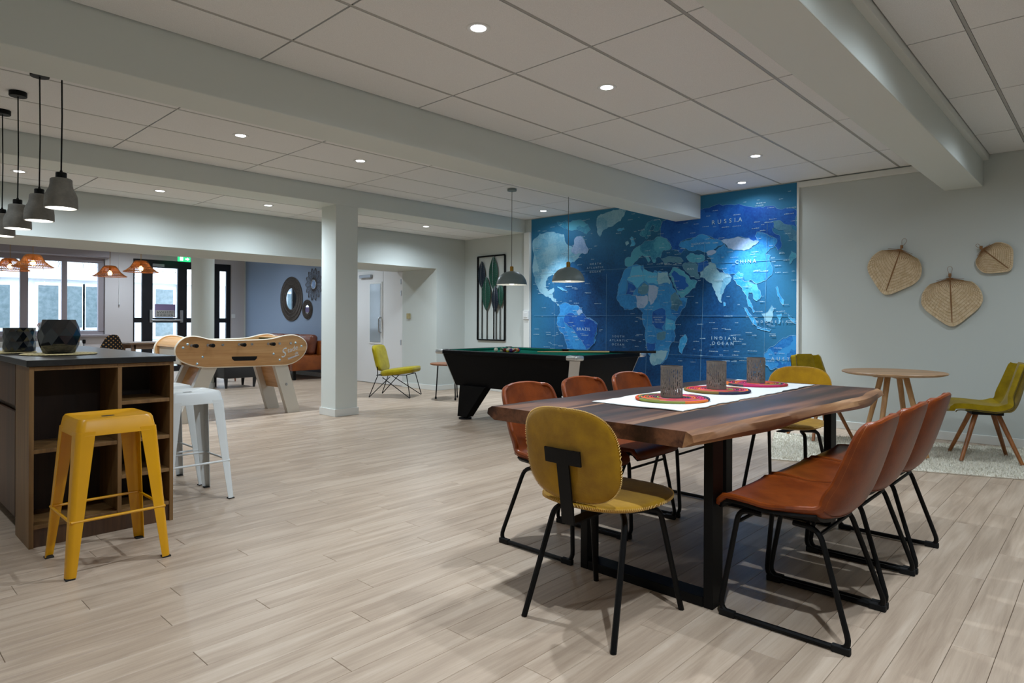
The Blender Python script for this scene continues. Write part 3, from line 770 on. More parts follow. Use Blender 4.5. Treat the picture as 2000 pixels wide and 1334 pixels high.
LAND = {
 'north_america':[(6.646,2.341),(6.61,2.411),(6.498,2.485),(6.34,2.495),(6.17,2.456),(6.018,2.431),(6.003,2.336),(5.958,2.275),(5.884,2.246),(5.84,2.208),(5.811,2.275),(5.826,2.333),(5.783,2.375),(5.711,2.381),(5.64,2.318),(5.611,2.248),(5.569,2.188),(5.582,2.121),(5.667,2.127),(5.738,2.087),(5.781,2.044),(5.883,2.004),(5.957,1.939),(6.016,1.896),(6.061,1.851),(6.081,1.794),(6.136,1.831),(6.243,1.848),(6.321,1.816),(6.368,1.746),(6.367,1.651),(6.32,1.602),(6.258,1.624),(6.212,1.646),(6.196,1.61),(6.242,1.564),(6.226,1.505),(6.165,1.48),(6.165,1.421),(6.104,1.385),(6.134,1.374),(6.226,1.446),(6.319,1.519),(6.43,1.557),(6.51,1.62),(6.542,1.681),(6.591,1.755),(6.624,1.878),(6.644,1.976)],
 'arctic_islands':[(6.155,2.631),(5.975,2.631),(5.915,2.595),(5.798,2.613),(5.655,2.584),(5.57,2.526),(5.528,2.454),(5.598,2.389),(5.669,2.434),(5.769,2.477),(5.885,2.472),(6.019,2.519)],
 'labrador':[(5.826,2.333),(5.783,2.375),(5.711,2.381),(5.64,2.318),(5.611,2.248),(5.569,2.188),(5.582,2.121),(5.667,2.127),(5.782,2.112),(5.884,2.165),(5.855,2.232)],
 'greenland':[(5.432,2.557),(5.405,2.632),(5.296,2.653),(5.19,2.674),(5.085,2.684),(4.981,2.679),(4.93,2.656),(4.955,2.605),(5.019,2.525),(5.123,2.482),(5.228,2.459),(5.322,2.413),(5.362,2.339),(5.398,2.375),(5.418,2.466)],
 'iceland':[(5.083,2.408),(5.045,2.426),(4.967,2.428),(4.949,2.4),(5.006,2.384),(5.062,2.385)],
 'britain':[(4.873,2.269),(4.84,2.3),(4.815,2.281),(4.797,2.226),(4.777,2.189),(4.814,2.164),(4.865,2.161),(4.84,2.209)],
 'ireland':[(4.941,2.227),(4.898,2.241),(4.882,2.201),(4.923,2.179)],
 'scandinavia':[(4.716,2.315),(4.679,2.364),(4.607,2.441),(4.535,2.482),(4.463,2.489),(4.393,2.467),(4.388,2.388),(4.416,2.34),(4.475,2.324),(4.51,2.348),(4.475,2.397),(4.523,2.422),(4.558,2.363),(4.546,2.3),(4.582,2.261),(4.606,2.238),(4.635,2.276),(4.684,2.287)],
 'europe':[(4.851,2.018),(4.839,2.081),(4.789,2.13),(4.728,2.157),(4.666,2.184),(4.606,2.217),(4.558,2.213),(4.474,2.241),(4.392,2.255),(4.299,2.216),(4.241,2.13),(4.264,2.071),(4.345,2.077),(4.379,2.038),(4.391,1.977),(4.433,1.997),(4.461,1.982),(4.473,1.92),(4.504,1.922),(4.545,1.998),(4.588,2.028),(4.544,1.956),(4.568,1.926),(4.617,1.992),(4.673,2.033),(4.727,1.999),(4.771,1.955),(4.821,1.903),(4.896,1.881),(4.947,1.916),(4.927,2.012)],
 'turkey':[(4.391,1.967),(4.252,1.989),(4.094,1.958),(4.061,1.916),(4.206,1.901),(4.344,1.903)],
 'russia':[(4.392,2.255),(4.388,2.388),(4.369,2.458),(4.3,2.482),(4.119,2.483),(3.803,2.547),(3.688,2.563),(3.484,2.567),(3.286,2.534),(3.095,2.493),(2.984,2.485),(2.839,2.435),(2.733,2.432),(2.656,2.397),(2.655,2.22),(2.732,2.245),(2.838,2.237),(2.928,2.224),(2.91,2.172),(2.838,2.13),(2.82,2.02),(2.864,1.96),(2.91,2.114),(3.011,2.172),(3.113,2.2),(3.132,2.155),(3.094,2.087),(3.208,2.14),(3.343,2.164),(3.442,2.15),(3.542,2.137),(3.645,2.165),(3.791,2.232),(3.898,2.206),(4.106,2.164),(4.117,2.101),(4.028,2.054),(4.094,2.018),(4.23,2.068),(4.253,2.151),(4.322,2.229)],
 'kazakhstan':[(4.128,2.122),(4.095,2.169),(4.007,2.172),(3.898,2.202),(3.834,2.232),(3.77,2.221),(3.686,2.169),(3.553,2.134),(3.518,2.093),(3.624,2.044),(3.686,2.01),(3.769,2.006),(3.876,2.043),(3.984,2.041),(4.028,2.074)],
 'mongolia':[(3.553,2.134),(3.442,2.144),(3.343,2.164),(3.208,2.134),(3.085,2.087),(3.15,2.046),(3.207,2.004),(3.323,2.003),(3.462,2.032)],
 'china':[(3.748,1.975),(3.686,2),(3.603,2.033),(3.512,2.093),(3.462,2.032),(3.323,1.999),(3.207,2),(3.141,2.041),(3.085,2.083),(3.132,2.155),(3.113,2.2),(3.011,2.172),(2.91,2.118),(2.874,2.087),(2.909,2.009),(2.982,1.96),(3.01,1.934),(2.945,1.912),(2.964,1.867),(2.927,1.774),(2.926,1.702),(2.999,1.632),(3.055,1.607),(3.13,1.601),(3.187,1.64),(3.263,1.624),(3.312,1.673),(3.381,1.724),(3.501,1.729),(3.602,1.802),(3.675,1.873)],
 'india':[(3.832,1.765),(3.758,1.82),(3.696,1.884),(3.644,1.862),(3.613,1.792),(3.511,1.73),(3.42,1.678),(3.43,1.631),(3.5,1.557),(3.52,1.501),(3.54,1.377),(3.57,1.387),(3.611,1.465),(3.653,1.562),(3.674,1.621),(3.726,1.643),(3.768,1.683),(3.832,1.696)],
 'ceylon':[(3.523,1.386),(3.499,1.376),(3.495,1.338),(3.519,1.332)],
 'indochina':[(3.391,1.705),(3.332,1.749),(3.273,1.709),(3.263,1.624),(3.206,1.622),(3.168,1.602),(3.111,1.591),(3.092,1.526),(3.054,1.451),(3.11,1.388),(3.148,1.416),(3.167,1.491),(3.205,1.492),(3.215,1.418),(3.167,1.343),(3.129,1.268),(3.147,1.25),(3.205,1.325),(3.234,1.418),(3.263,1.494),(3.292,1.551),(3.351,1.59),(3.391,1.648)],
 'sumatra':[(3.272,1.316),(3.233,1.306),(3.166,1.213),(3.1,1.121),(3.109,1.093),(3.175,1.157),(3.224,1.232)],
 'java':[(3.109,1.093),(3.016,1.075),(2.942,1.058),(2.951,1.036),(3.034,1.051),(3.105,1.071)],
 'borneo':[(3.054,1.249),(2.998,1.249),(2.934,1.339),(2.907,1.303),(2.916,1.212),(2.952,1.149),(3.016,1.148)],
 'philippines':[(2.89,1.537),(2.872,1.555),(2.854,1.5),(2.835,1.446),(2.791,1.391),(2.799,1.337),(2.835,1.374),(2.871,1.465)],
 'sulawesi':[(2.88,1.23),(2.817,1.248),(2.834,1.176),(2.843,1.122),(2.861,1.122)],
 'new_guinea':[(2.746,1.247),(2.728,1.212),(2.667,1.176),(2.655,1.123),(2.702,1.149),(2.746,1.194)],
 'japan':[(2.74,1.871),(2.714,1.95),(2.665,1.92),(2.661,1.866),(2.704,1.834),(2.73,1.799)],
 'kamchatka':[(2.929,2.304),(2.839,2.306),(2.732,2.245),(2.659,2.167),(2.658,2.043),(2.732,2.085),(2.803,2.198),(2.91,2.235)],
 'arabia':[(4.27,1.766),(4.217,1.844),(4.116,1.819),(4.005,1.733),(3.95,1.671),(3.87,1.648),(3.896,1.57),(4.004,1.494),(4.103,1.457),(4.148,1.518),(4.205,1.641)],
 'saudi':[(4.233,1.764),(4.195,1.803),(4.027,1.704),(3.982,1.593),(4.115,1.537),(4.189,1.641)],
 'iran':[(4.072,1.877),(3.995,1.892),(3.875,1.865),(3.864,1.747),(3.832,1.686),(3.939,1.711),(4.005,1.763),(4.06,1.816)],
 'afghanistan':[(3.865,1.875),(3.727,1.905),(3.716,1.846),(3.811,1.773),(3.864,1.766)],
 'turkmenistan':[(4.028,1.964),(3.973,2.01),(3.876,1.984),(3.769,1.957),(3.769,1.918),(3.875,1.885),(3.984,1.907)],
 'kyrgyz':[(3.748,2.004),(3.613,2.008),(3.665,1.969),(3.727,1.964)],
 'africa':[(4.977,1.8),(4.914,1.872),(4.851,1.9),(4.726,1.904),(4.653,1.9),(4.641,1.846),(4.556,1.8),(4.508,1.777),(4.484,1.818),(4.39,1.802),(4.286,1.787),(4.239,1.663),(4.16,1.518),(4.103,1.447),(4.004,1.444),(4.015,1.395),(4.091,1.276),(4.147,1.195),(4.181,1.115),(4.169,0.953),(4.191,0.892),(4.259,0.809),(4.27,0.727),(4.327,0.643),(4.385,0.589),(4.479,0.564),(4.527,0.583),(4.539,0.676),(4.588,0.778),(4.612,0.882),(4.601,1.029),(4.662,1.144),(4.655,1.259),(4.699,1.302),(4.774,1.334),(4.874,1.303),(4.95,1.304),(5.027,1.38),(5.079,1.457),(5.067,1.544),(5.054,1.652),(4.99,1.757)],
 'algeria':[(4.851,1.815),(4.826,1.888),(4.69,1.897),(4.652,1.784),(4.64,1.679),(4.75,1.588),(4.913,1.711)],
 'libya':[(4.648,1.857),(4.58,1.812),(4.437,1.774),(4.425,1.629),(4.579,1.645),(4.635,1.689)],
 'egypt':[(4.432,1.794),(4.288,1.783),(4.242,1.663),(4.251,1.627),(4.425,1.633)],
 'mali':[(4.906,1.7),(4.762,1.588),(4.824,1.494),(4.951,1.508),(4.9,1.582)],
 'mauritania':[(5.062,1.587),(4.977,1.713),(4.911,1.694),(4.917,1.507),(5.04,1.5)],
 'niger':[(4.725,1.597),(4.64,1.658),(4.567,1.613),(4.579,1.53),(4.676,1.501),(4.737,1.534)],
 'chad':[(4.567,1.634),(4.424,1.588),(4.459,1.444),(4.542,1.362),(4.579,1.488)],
 'sudan':[(4.422,1.608),(4.251,1.602),(4.239,1.48),(4.296,1.359),(4.412,1.381),(4.447,1.485)],
 'ethiopia':[(4.239,1.48),(4.171,1.523),(4.108,1.427),(4.07,1.376),(4.147,1.276),(4.238,1.317)],
 'nigeria':[(4.774,1.493),(4.603,1.499),(4.578,1.405),(4.651,1.322),(4.749,1.34)],
 'congo':[(4.506,1.279),(4.318,1.298),(4.306,1.196),(4.364,1.073),(4.352,1.021),(4.458,1.061),(4.517,1.113)],
 'angola':[(4.601,1.102),(4.481,1.082),(4.445,0.948),(4.608,0.934)],
 'zambia':[(4.445,0.979),(4.306,1.012),(4.328,0.919),(4.433,0.907)],
 'namibia':[(4.6,0.872),(4.457,0.865),(4.48,0.771),(4.539,0.696),(4.585,0.778)],
 'south_africa':[(4.537,0.713),(4.409,0.763),(4.275,0.764),(4.332,0.647),(4.385,0.593),(4.479,0.568),(4.527,0.587)],
 'tanzania':[(4.306,1.196),(4.181,1.145),(4.185,1.034),(4.306,1.032)],
 'madagascar':[(4.112,0.874),(4.035,0.986),(4.013,0.956),(4.034,0.836),(4.078,0.734),(4.116,0.763)],
 'south_america':[(6.104,1.385),(6.014,1.419),(5.91,1.394),(5.793,1.381),(5.692,1.334),(5.663,1.265),(5.592,1.197),(5.481,1.163),(5.398,1.108),(5.403,1.019),(5.438,0.929),(5.451,0.829),(5.534,0.759),(5.618,0.632),(5.731,0.468),(5.773,0.26),(5.851,0.163),(5.89,0.345),(5.929,0.573),(5.951,0.746),(5.996,0.896),(6.102,1.011),(6.148,1.104),(6.133,1.221),(6.088,1.291)],
 'brazil':[(6.012,1.151),(5.998,1.221),(5.909,1.267),(5.778,1.232),(5.663,1.261),(5.592,1.197),(5.481,1.161),(5.403,1.108),(5.408,1.019),(5.444,0.929),(5.457,0.828),(5.534,0.764),(5.604,0.746),(5.69,0.879),(5.82,1.014),(5.938,1.082)],
 'guyana':[(5.778,1.3),(5.721,1.329),(5.666,1.265),(5.734,1.232)],
 'cuba':[(6.135,1.667),(6.045,1.641),(5.955,1.603),(5.97,1.587),(6.059,1.613),(6.132,1.643)],
 'australia':[(3.024,0.773),(2.978,0.83),(2.905,0.868),(2.851,0.924),(2.798,0.961),(2.745,0.98),(2.651,0.999),(2.649,0.54),(2.744,0.605),(2.832,0.618),(2.941,0.591),(3.005,0.646)]}
mu = thing('world_map_mural', 'large blue printed world map mural covering the wall', 'mural', (7.4175, 4.66, 0))
MO = mu.location
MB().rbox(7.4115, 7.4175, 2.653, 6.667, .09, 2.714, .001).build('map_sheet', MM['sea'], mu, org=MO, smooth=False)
def rough_coast(poly, rr, depth=2, amp=.16):
    pts = list(poly)
    for d in range(depth):
        out = []
        for i, a in enumerate(pts):
            b = pts[(i+1) % len(pts)]; l = math.hypot(b[0]-a[0], b[1]-a[1]); out.append(a)
            if l > .03:
                k = rr.uniform(-amp, amp); out.append(((a[0]+b[0])/2 - (b[1]-a[1])*k, (a[1]+b[1])/2 + (b[0]-a[0])*k))
        pts = out
    return [(min(max(y, 2.655), 6.664), z) for y, z in pts]
for i, (nm, poly) in enumerate(LAND.items()):
    rr = random.Random(i+1); q = rough_coast(poly, rr); x1 = 7.4114; x0 = (7.4082 if nm in ON_TOP else 7.4108) - .000045*i
    tri = tessellate_polygon([[Vector((a, b, 0)) for a, b in q]]); n_ = len(q)
    lo = MB().add([(x0, a, b) for a, b in q]+[(x1, a, b) for a, b in q], [tuple(t_) for t_ in tri]+[(i_, (i_+1) % n_, n_+(i_+1) % n_, n_+i_) for i_ in range(n_)]).build('landmass', MM[COLOR[nm]], mu, org=MO, smooth=False)
    MB().tube([(x0, a, b) for a, b in q], 0.0015 if nm not in ON_TOP else .0011, 4, closed=True).build('coastline', MM['line'], lo, org=MO)
for (t_, y, z, s_, sp_) in [('RUSSIA',3.483,2.367,.072,1.9),('CHINA',3.245,1.863,.062,1.5),('BRAZIL',5.648,1.034,.062,1.3),('INDIAN',3.518,0.946,.056,1.9),('OCEAN',3.528,0.883,.056,1.8),('SOUTH',5.046,0.941,.040,1.8),('ATLANTIC',5.04,0.885,.040,1.8),('OCEAN',5.051,0.828,.040,1.8),('NORTH',5.44,1.96,.038,1.8),('ATLANTIC',5.445,1.907,.038,1.8),('OCEAN',5.445,1.849,.038,1.8),('KAZAKHSTAN',3.823,2.121,.034,1.2),('AUSTR',2.80,0.723,.056,1.9),('ALGERIA',4.756,1.757,.038,1.2),('LIBYA',4.532,1.741,.034,1.2),('UNITED STATES',6.25,1.915,.036,1.6),('MALI',4.824,1.554,.032,1.1),('IRAN',3.962,1.811,.038,1.1),('INDIA',3.581,1.656,.038,1.2),('DEMOCRATIC',4.423,1.2,.024,1.0),('REPUBLIC',4.423,1.169,.024,1.0),('OF THE CONGO',4.422,1.138,.024,1.0),('INDONESIA',2.95,1.149,.040,2.2)]:
    text_on('map_lettering', t_, s_, MM['ink'], mu, Vector((7.4050, y, z-s_*.35))-Vector(MO), (0,-1,0), (0,0,1), spacing=sp_, extrude=.0004)
mb = MB(); rr = random.Random(11)
for k in range(430):
    y = rr.uniform(2.70, 6.62); z = rr.uniform(.62, 2.62); n = rr.randint(3, 9); w = rr.uniform(.006, .011); h = rr.uniform(.008, .013)
    if 4.9 < y < 5.6 and rr.random() < .8: continue
    for j in range(n):
        a = y - j*(w+.003); hh = h*rr.uniform(.6, 1); mb.box(7.4048, 7.4054, a-w*rr.uniform(.4, .9), a, z, z+hh)
tag(mb.build('place_name_marks', MM['ink'], mu, org=MO, smooth=False, fix=False), kind='stuff')
mb = MB()
for y in (3.03, 3.83, 4.62, 5.25, 6.18): mb.bar((7.4055, y, .2), (7.4055, y+rr.uniform(-.06, .06), rr.uniform(1.4, 2.3)), .002, .002, up=(1,0,0))
for z in (.72, 1.22, 1.86): mb.bar((7.4055, 2.7, z), (7.4055, 6.6, z+.01), .002, .002, up=(1,0,0))
tag(mb.build('graticule', MM['line'], mu, org=MO, smooth=False), kind='stuff')

# ------------------------------------------------------------------ palm fans on the white wall
M['straw'] = mat('woven_palm', S(226, 206, 174), .85, spec=.15, var=(30, S(206, 182, 146)), bump=(220, .3))
M['straw_md'] = mat('palm_weave_thread', S(172, 142, 102), .85)
M['straw_dk'] = mat('palm_spine', S(136, 98, 62), .8)
def palm_fan(stem, tip, label, wid=1.0):
    st, tp = Vector(stem), Vector(tip); L_ = (tp-st).length; d = (tp-st)/L_; s = Vector((-d.y, d.x))
    t = thing('palm_fan', label, 'fan', (XW-.016, st.x, st.y), 0, 'palm leaf fans on the wall')
    def P(a, b, x): # a along the axis, b sideways
        q = d*a + s*b; return Vector((x, q.x, q.y))
    n = 96; out = []
    for i in range(n):
        th = 2*PI*i/n
        # heart: shoulders near the stem, point at the tip
        c, sn = math.cos(th), math.sin(th)
        r = .545*(1 + .10*c**3*(1 if c > 0 else .9)) ; a = .52 + r*c*(.82 if c > 0 else .96) + .06*max(0, (c-.6)/.4)**2; b = sn*r*.98*wid
        if c > 0: b *= (1-.42*c**2.2)
        if c < -.72: a += .12*(-c-.72)/.28*1.1
        out.append((a*L_, b*L_))
    mb = MB(); R_ = 10; vs_, fs_ = [], []
    for layer, xx in ((0, -.016), (1, -.010)):
        for k in range(R_+1):
            f = k/R_
            for i, (a, b) in enumerate(out):
                pleat = .0022*math.sin(i*PI)*f + (.0018 if i % 2 else -.0018)*f
                vs_.append(P(.06*L_ + (a-.06*L_)*f, b*f, xx - .012*(1-f) + pleat))
    W = n; O = (R_+1)*n
    for k in range(R_):
        for i in range(n):
            l = (i+1) % n; fs_.append((k*W+i, k*W+l, (k+1)*W+l, (k+1)*W+i)); fs_.append((O+k*W+i, O+(k+1)*W+i, O+(k+1)*W+l, O+k*W+l))
    for i in range(n): l = (i+1) % n; fs_.append((R_*W+i, R_*W+l, O+R_*W+l, O+R_*W+i))
    mb.add(vs_, fs_).build('woven_leaf', M['straw'], t, smooth=False, fix=False)
    MB().tube([P(a, b, -.013) for a, b in out], .0035, 5, closed=True).build('rim', M['straw'], t)
    mb = MB()
    for f in (.30, .37, .44, .51, .58, .65, .72, .79, .86, .93):
        mb.tube([P(.06*L_ + (a-.06*L_)*f, b*f, -.0195-.0125*(1-f)) for a, b in out], .0013, 4, closed=True)
    tag(mb.build('weave_rings', M['straw_md'], t), kind='stuff')
    MB().tube([P(-.02*L_, 0, -.025), P(.5*L_, 0, -.024), P(.99*L_, 0, -.017)], [.0065, .006, .004], 6).build('spine', M['straw_dk'], t)
    mb = MB(); rr = random.Random(5)
    for k in range(-9, 10):
        a0 = k*.17; mb.tube([P(.05*L_, 0, -.034), P(.05*L_+.22*L_*math.cos(a0*.9), .25*L_*math.sin(a0*1.0), -.0265)], .0015, 4)
    tag(mb.build('leaf_creases', M['straw_dk'], t), kind='stuff')
    MB().rbox(-.032, -.012, -.012, .012, -.014, .02, .003).build('stem_binding', M['straw_dk'], t)
    MB().tube([(.016, 0, 0), (-.02, 0, 0)], .003, 6).build('wall_pin', M['steel'], t)
    loop = [P(-.02*L_-.17*L_*math.sin(u*PI)*1.0, .045*L_*math.sin(2*u*PI), -.012) for u in [i/24 for i in range(25)]]
    MB().tube(loop, .0016, 5).build('hanging_loop', M['straw_dk'], t)
palm_fan((1.607, 1.905), (1.750, 1.465), 'heart-shaped woven palm fan nearest the map mural')
palm_fan((1.195, 1.600), (1.177, 1.143), 'lowest heart-shaped woven palm fan hanging upright', 1.02)
palm_fan((.948, 1.846), (.742, 1.645), 'smallest heart-shaped woven palm fan at the picture edge', 1.0)

# ------------------------------------------------------------------ metal leaf wall art
M['leaf_green'] = mat('green_lacquer', S(20, 84, 66), .45, metal=.3, var=(40, S(14, 62, 50)))
M['leaf_navy'] = mat('navy_lacquer', S(16, 34, 52), .45, metal=.3, var=(40, S(10, 24, 40)))
la = thing('leaf_wall_art', 'tall black metal frame with green and navy leaves on the wall', 'wall art', (XW, 7.54, .835))
AW, AH = .63, 1.375
def ap(a, b, x): return Vector((x, AW/2 - a*AW, b*AH))
mb = MB()
for (a0, b0), (a1, b1) in (((0,0),(1,0)), ((1,0),(1,1)), ((1,1),(0,1)), ((0,1),(0,0))):
    MB().bar(ap(a0, b0, -.02), ap(a1, b1, -.02), .022, .022, up=(1,0,0)).build('frame_bar', M['black'], la, smooth=False)
for a in (.165, .355, .60, .69, .835): MB().bar(ap(a, .01, -.02), ap(a, .62, -.02), .012, .012, up=(1,0,0)).build('stalk', M['black'], la, smooth=False)
for (ca, hw, b0, b1, mt, xo) in ((.165,.145,.62,.95,'leaf_navy',-.030), (.60,.175,.60,.995,'leaf_green',-.028), (.355,.175,.35,.76,'leaf_green',-.040), (.69,.135,.33,.64,'leaf_navy',-.045), (.875,.12,.39,.68,'leaf_green',-.036)):
    def lf(u, v, ca=ca, hw=hw, b0=b0, b1=b1, xo=xo):
        w = hw*math.sin(PI*u)**.8*(1-.12*u); t = 2*v-1
        return ap(ca+w*t, b0+(b1-b0)*u, xo-.018*(1-t*t)*math.sin(PI*u))
    lo = MB().sheet(lf, 18, 8, .002).build('leaf', M[mt], la, angle=80)
    mb = MB(); mb.tube([lf(i/14, .5)+Vector((-.002,0,0)) for i in range(15)], .0025, 5)
    for k in range(2, 13):
        for s_ in (-1, 1): mb.tube([lf(k/15, .5)+Vector((-.002,0,0)), lf(min(1, (k+1.6)/15), .5+.40*s_)+Vector((-.002,0,0))], .0013, 4)
    tag(mb.build('leaf_veins', M['steel'], lo), kind='stuff')

# wall switch on the trunking
sw = thing('light_switch', 'white double light switch on the trunking beside the map', 'switch', (XW-.05, 6.73, 1.17))
MB().rbox(-.014, 0, -.06, .06, 0, .135, .004).build('switch_plate', M['white'], sw, smooth=False)
MB().rbox(-.020, -.012, -.03, .03, .03, .105, .003).build('rocker', M['white'], sw, smooth=False)

# ------------------------------------------------------------------ pool table
M['pool_black'] = mat('black_laminate', S(5, 5, 6), .55, spec=.1)
M['felt'] = mat('green_cloth', S(12, 112, 92), .95, spec=.05, bump=(400, .1))
M['alu'] = mat('silver_casting', S(196, 196, 194), .3, metal=.85)
pt = thing('pool_table', 'black pool table with green cloth and silver corners', 'pool table', (5.575, 4.92, 0))
PX0, PX1, PY0, PY1 = 4.945, 6.205, 3.86, 5.98
PO = pt.location
def octo(x0, x1, y0, y1, c): return [(x0+c,y0),(x1-c,y0),(x1,y0+c),(x1,y1-c),(x1-c,y1),(x0+c,y1),(x0,y1-c),(x0,y0+c)]
top = octo(PX0+.03, PX1-.03, PY0+.03, PY1-.03, .075); bot = octo(PX0+.13, PX1-.13, PY0+.15, PY1-.15, .07)
vs_ = [(p[0], p[1], .755) for p in top] + [(p[0], p[1], .385) for p in bot]
MB().add(vs_, [tuple(range(8)), tuple(range(15, 7, -1))] + [(i, 8+i, 8+(i+1) % 8, (i+1) % 8) for i in range(8)]).build('cabinet', M['pool_black'], pt, org=PO, smooth=False)
for i in (1, 3, 5, 7):
    a, b, c, d = Vector(vs_[i]), Vector(vs_[(i+1) % 8]), Vector(vs_[8+(i+1) % 8]), Vector(vs_[8+i])
    n_ = (b-a).cross(d-a).normalized(); cen = Vector((5.575, 4.92, .57))
    if n_.dot((a+b+c+d)/4-cen) < 0: n_ = -n_
    q = [p+n_*.001 for p in (a, b, c, d)] + [p+n_*.006 for p in (a, b, c, d)]
    MB().add(q, [(3,2,1,0),(4,5,6,7),(0,1,5,4),(1,2,6,5),(2,3,7,6),(3,0,4,7)]).build('corner_trim', M['alu'], pt, org=PO, smooth=False)
MB().rbox(PX0+.09, PX1-.09, PY0+.09, PY1-.09, .755, .772, .002).build('cloth_bed', M['felt'], pt, org=PO, smooth=False)
RW_ = .085
for (x0, x1, y0, y1) in ((PX0, PX0+RW_, PY0+.11, PY1-.11), (PX1-RW_, PX1, PY0+.11, PY1-.11), (PX0+.11, PX1-.11, PY0, PY0+RW_), (PX0+.11, PX1-.11, PY1-RW_, PY1)):
    MB().rbox(x0, x1, y0, y1, .757, .802, .008).build('rail', M['pool_black'], pt, org=PO, smooth=False)
for (x0, x1, y0, y1) in ((PX0+RW_, PX0+RW_+.045, PY0+.15, PY0+1.00), (PX0+RW_, PX0+RW_+.045, PY1-1.00, PY1-.15), (PX1-RW_-.045, PX1-RW_, PY0+.15, PY0+1.00), (PX1-RW_-.045, PX1-RW_, PY1-1.00, PY1-.15), (PX0+.15, PX1-.15, PY0+RW_, PY0+RW_+.045), (PX0+.15, PX1-.15, PY1-RW_-.045, PY1-RW_)):
    MB().rbox(x0, x1, y0, y1, .773, .800, .006).build('cushion', M['felt'], pt, org=PO, smooth=False)
for x in (PX0, PX1):
    sx = 1 if x == PX0 else -1
    for y in (PY0, PY1):
        sy = 1 if y == PY0 else -1
        c_ = MB().rbox(min(x-.008*sx, x+.13*sx), max(x-.008*sx, x+.13*sx), min(y-.008*sy, y+.13*sy), max(y-.008*sy, y+.13*sy), .752, .806, .02, 3).build('corner_casting', M['alu'], pt, org=PO)
        MB().lathe([(0,.8062),(.045,.8062),(.045,.8085),(0,.8085)], 20, (x+.085*sx, y+.085*sy, 0)).build('pocket_mouth', M['blackmatt'], c_, org=PO)
    MB().rbox(min(x+.01*sx, x+.11*sx), max(x+.01*sx, x+.11*sx), 4.86, 4.98, .795, .8045, .004).build('side_pocket', M['blackmatt'], pt, org=PO, smooth=False)
for sx in (0, 1):
    for sy in (0, 1):
        xa = 5.03 if sx == 0 else 5.97; yo = lambda v: v if sy == 1 else 9.84 - v
        poly = [(yo(5.68), .03), (yo(5.53), .03), (yo(5.22), .395), (yo(5.64), .395)]
        lg = MB().prism(poly, 'X', xa, xa+.11).build('leg', M['pool_black'], pt, org=PO, smooth=False)
        MB().lathe([(0,0),(.075,0),(.075,.016),(.03,.02),(.03,.035),(0,.035)], 24, (xa+.055, yo(5.605), 0)).build('foot', M['blackmatt'], lg, org=PO)
# balls
BALLS = [('yellow', (222,178,30)), ('blue', (24,52,160)), ('red', (200,34,22)), ('purple', (74,34,110)), ('orange', (224,104,24)), ('green', (16,104,58)), ('maroon', (112,22,26)), ('black', (14,14,16)),
         ('yellow striped', (222,178,30)), ('blue striped', (24,52,160)), ('red striped', (200,34,22)), ('purple striped', (74,34,110)), ('orange striped', (224,104,24)), ('green striped', (16,104,58)), ('maroon striped', (112,22,26))]
M['ball_white'] = mat('ivory_ball', S(226, 220, 200), .12)
BR = .0255; BZ = .7725+BR
def ball(x, y, m, label, stripe=False):
    if not stripe:
        o = MB().lathe([(BR*math.sin(PI*i/12), -BR*math.cos(PI*i/12)) for i in range(13)], 20).build('pool_ball', m)
    else:
        o = MB().lathe([(BR*math.sin(PI*i/12), -BR*math.cos(PI*i/12)) for i in range(13)], 20).build('pool_ball', M['ball_white'])
        MB().lathe([(BR*1.006*math.sin(PI*i/12), -BR*1.006*math.cos(PI*i/12)) for i in range(4, 9)], 20).build('stripe', m, o)
    o.location = (x, y, BZ); o.rotation_euler = (R.uniform(-.6, .6), R.uniform(-.6, .6), 0)
    return tag(o, label, 'ball', 'pool balls on the cloth')
ball(5.470, 5.485, M['ball_white'], 'white cue ball beside the racked pool balls')
order = [4, 1, 2, 12, 7, 9, 0, 10, 1, 5, 14, 3, 8, 6, 13]; used_b = {}
idx = 0; seq = [1, 4, 2, 12, 7, 9, 0, 10, 11, 5, 14, 3, 8, 6, 13]
for r_ in range(5):
    for k in range(r_+1):
        nm, c = BALLS[seq[idx]]; st_ = 'striped' in nm
        x = 5.665 - r_*BR*1.75; y = 5.30 + (k - r_/2)*2*BR*1.01
        m_ = mat('ball_'+nm.replace(' ', '_'), S(*c), .12)
        ball(x, y, m_, nm + ' pool ball in the triangle rack formation', st_); idx += 1
# cue
cu = thing('pool_cue', 'wooden pool cue with black butt lying across the pool table', 'pool cue', (5.68, 4.2, .80))
a, b = Vector((5.40, 4.76, .802)), Vector((5.985, 3.60, .822)); mid_ = a.lerp(b, .62)
M['maple'] = mat('maple', S(206, 172, 118), .35)
MB().tube([a, mid_], [.0055, .0095], 8).build('shaft', M['maple'], cu, org=cu.location)
MB().tube([mid_, b], [.0100, .0145], 8).build('butt', M['black'], cu, org=cu.location)

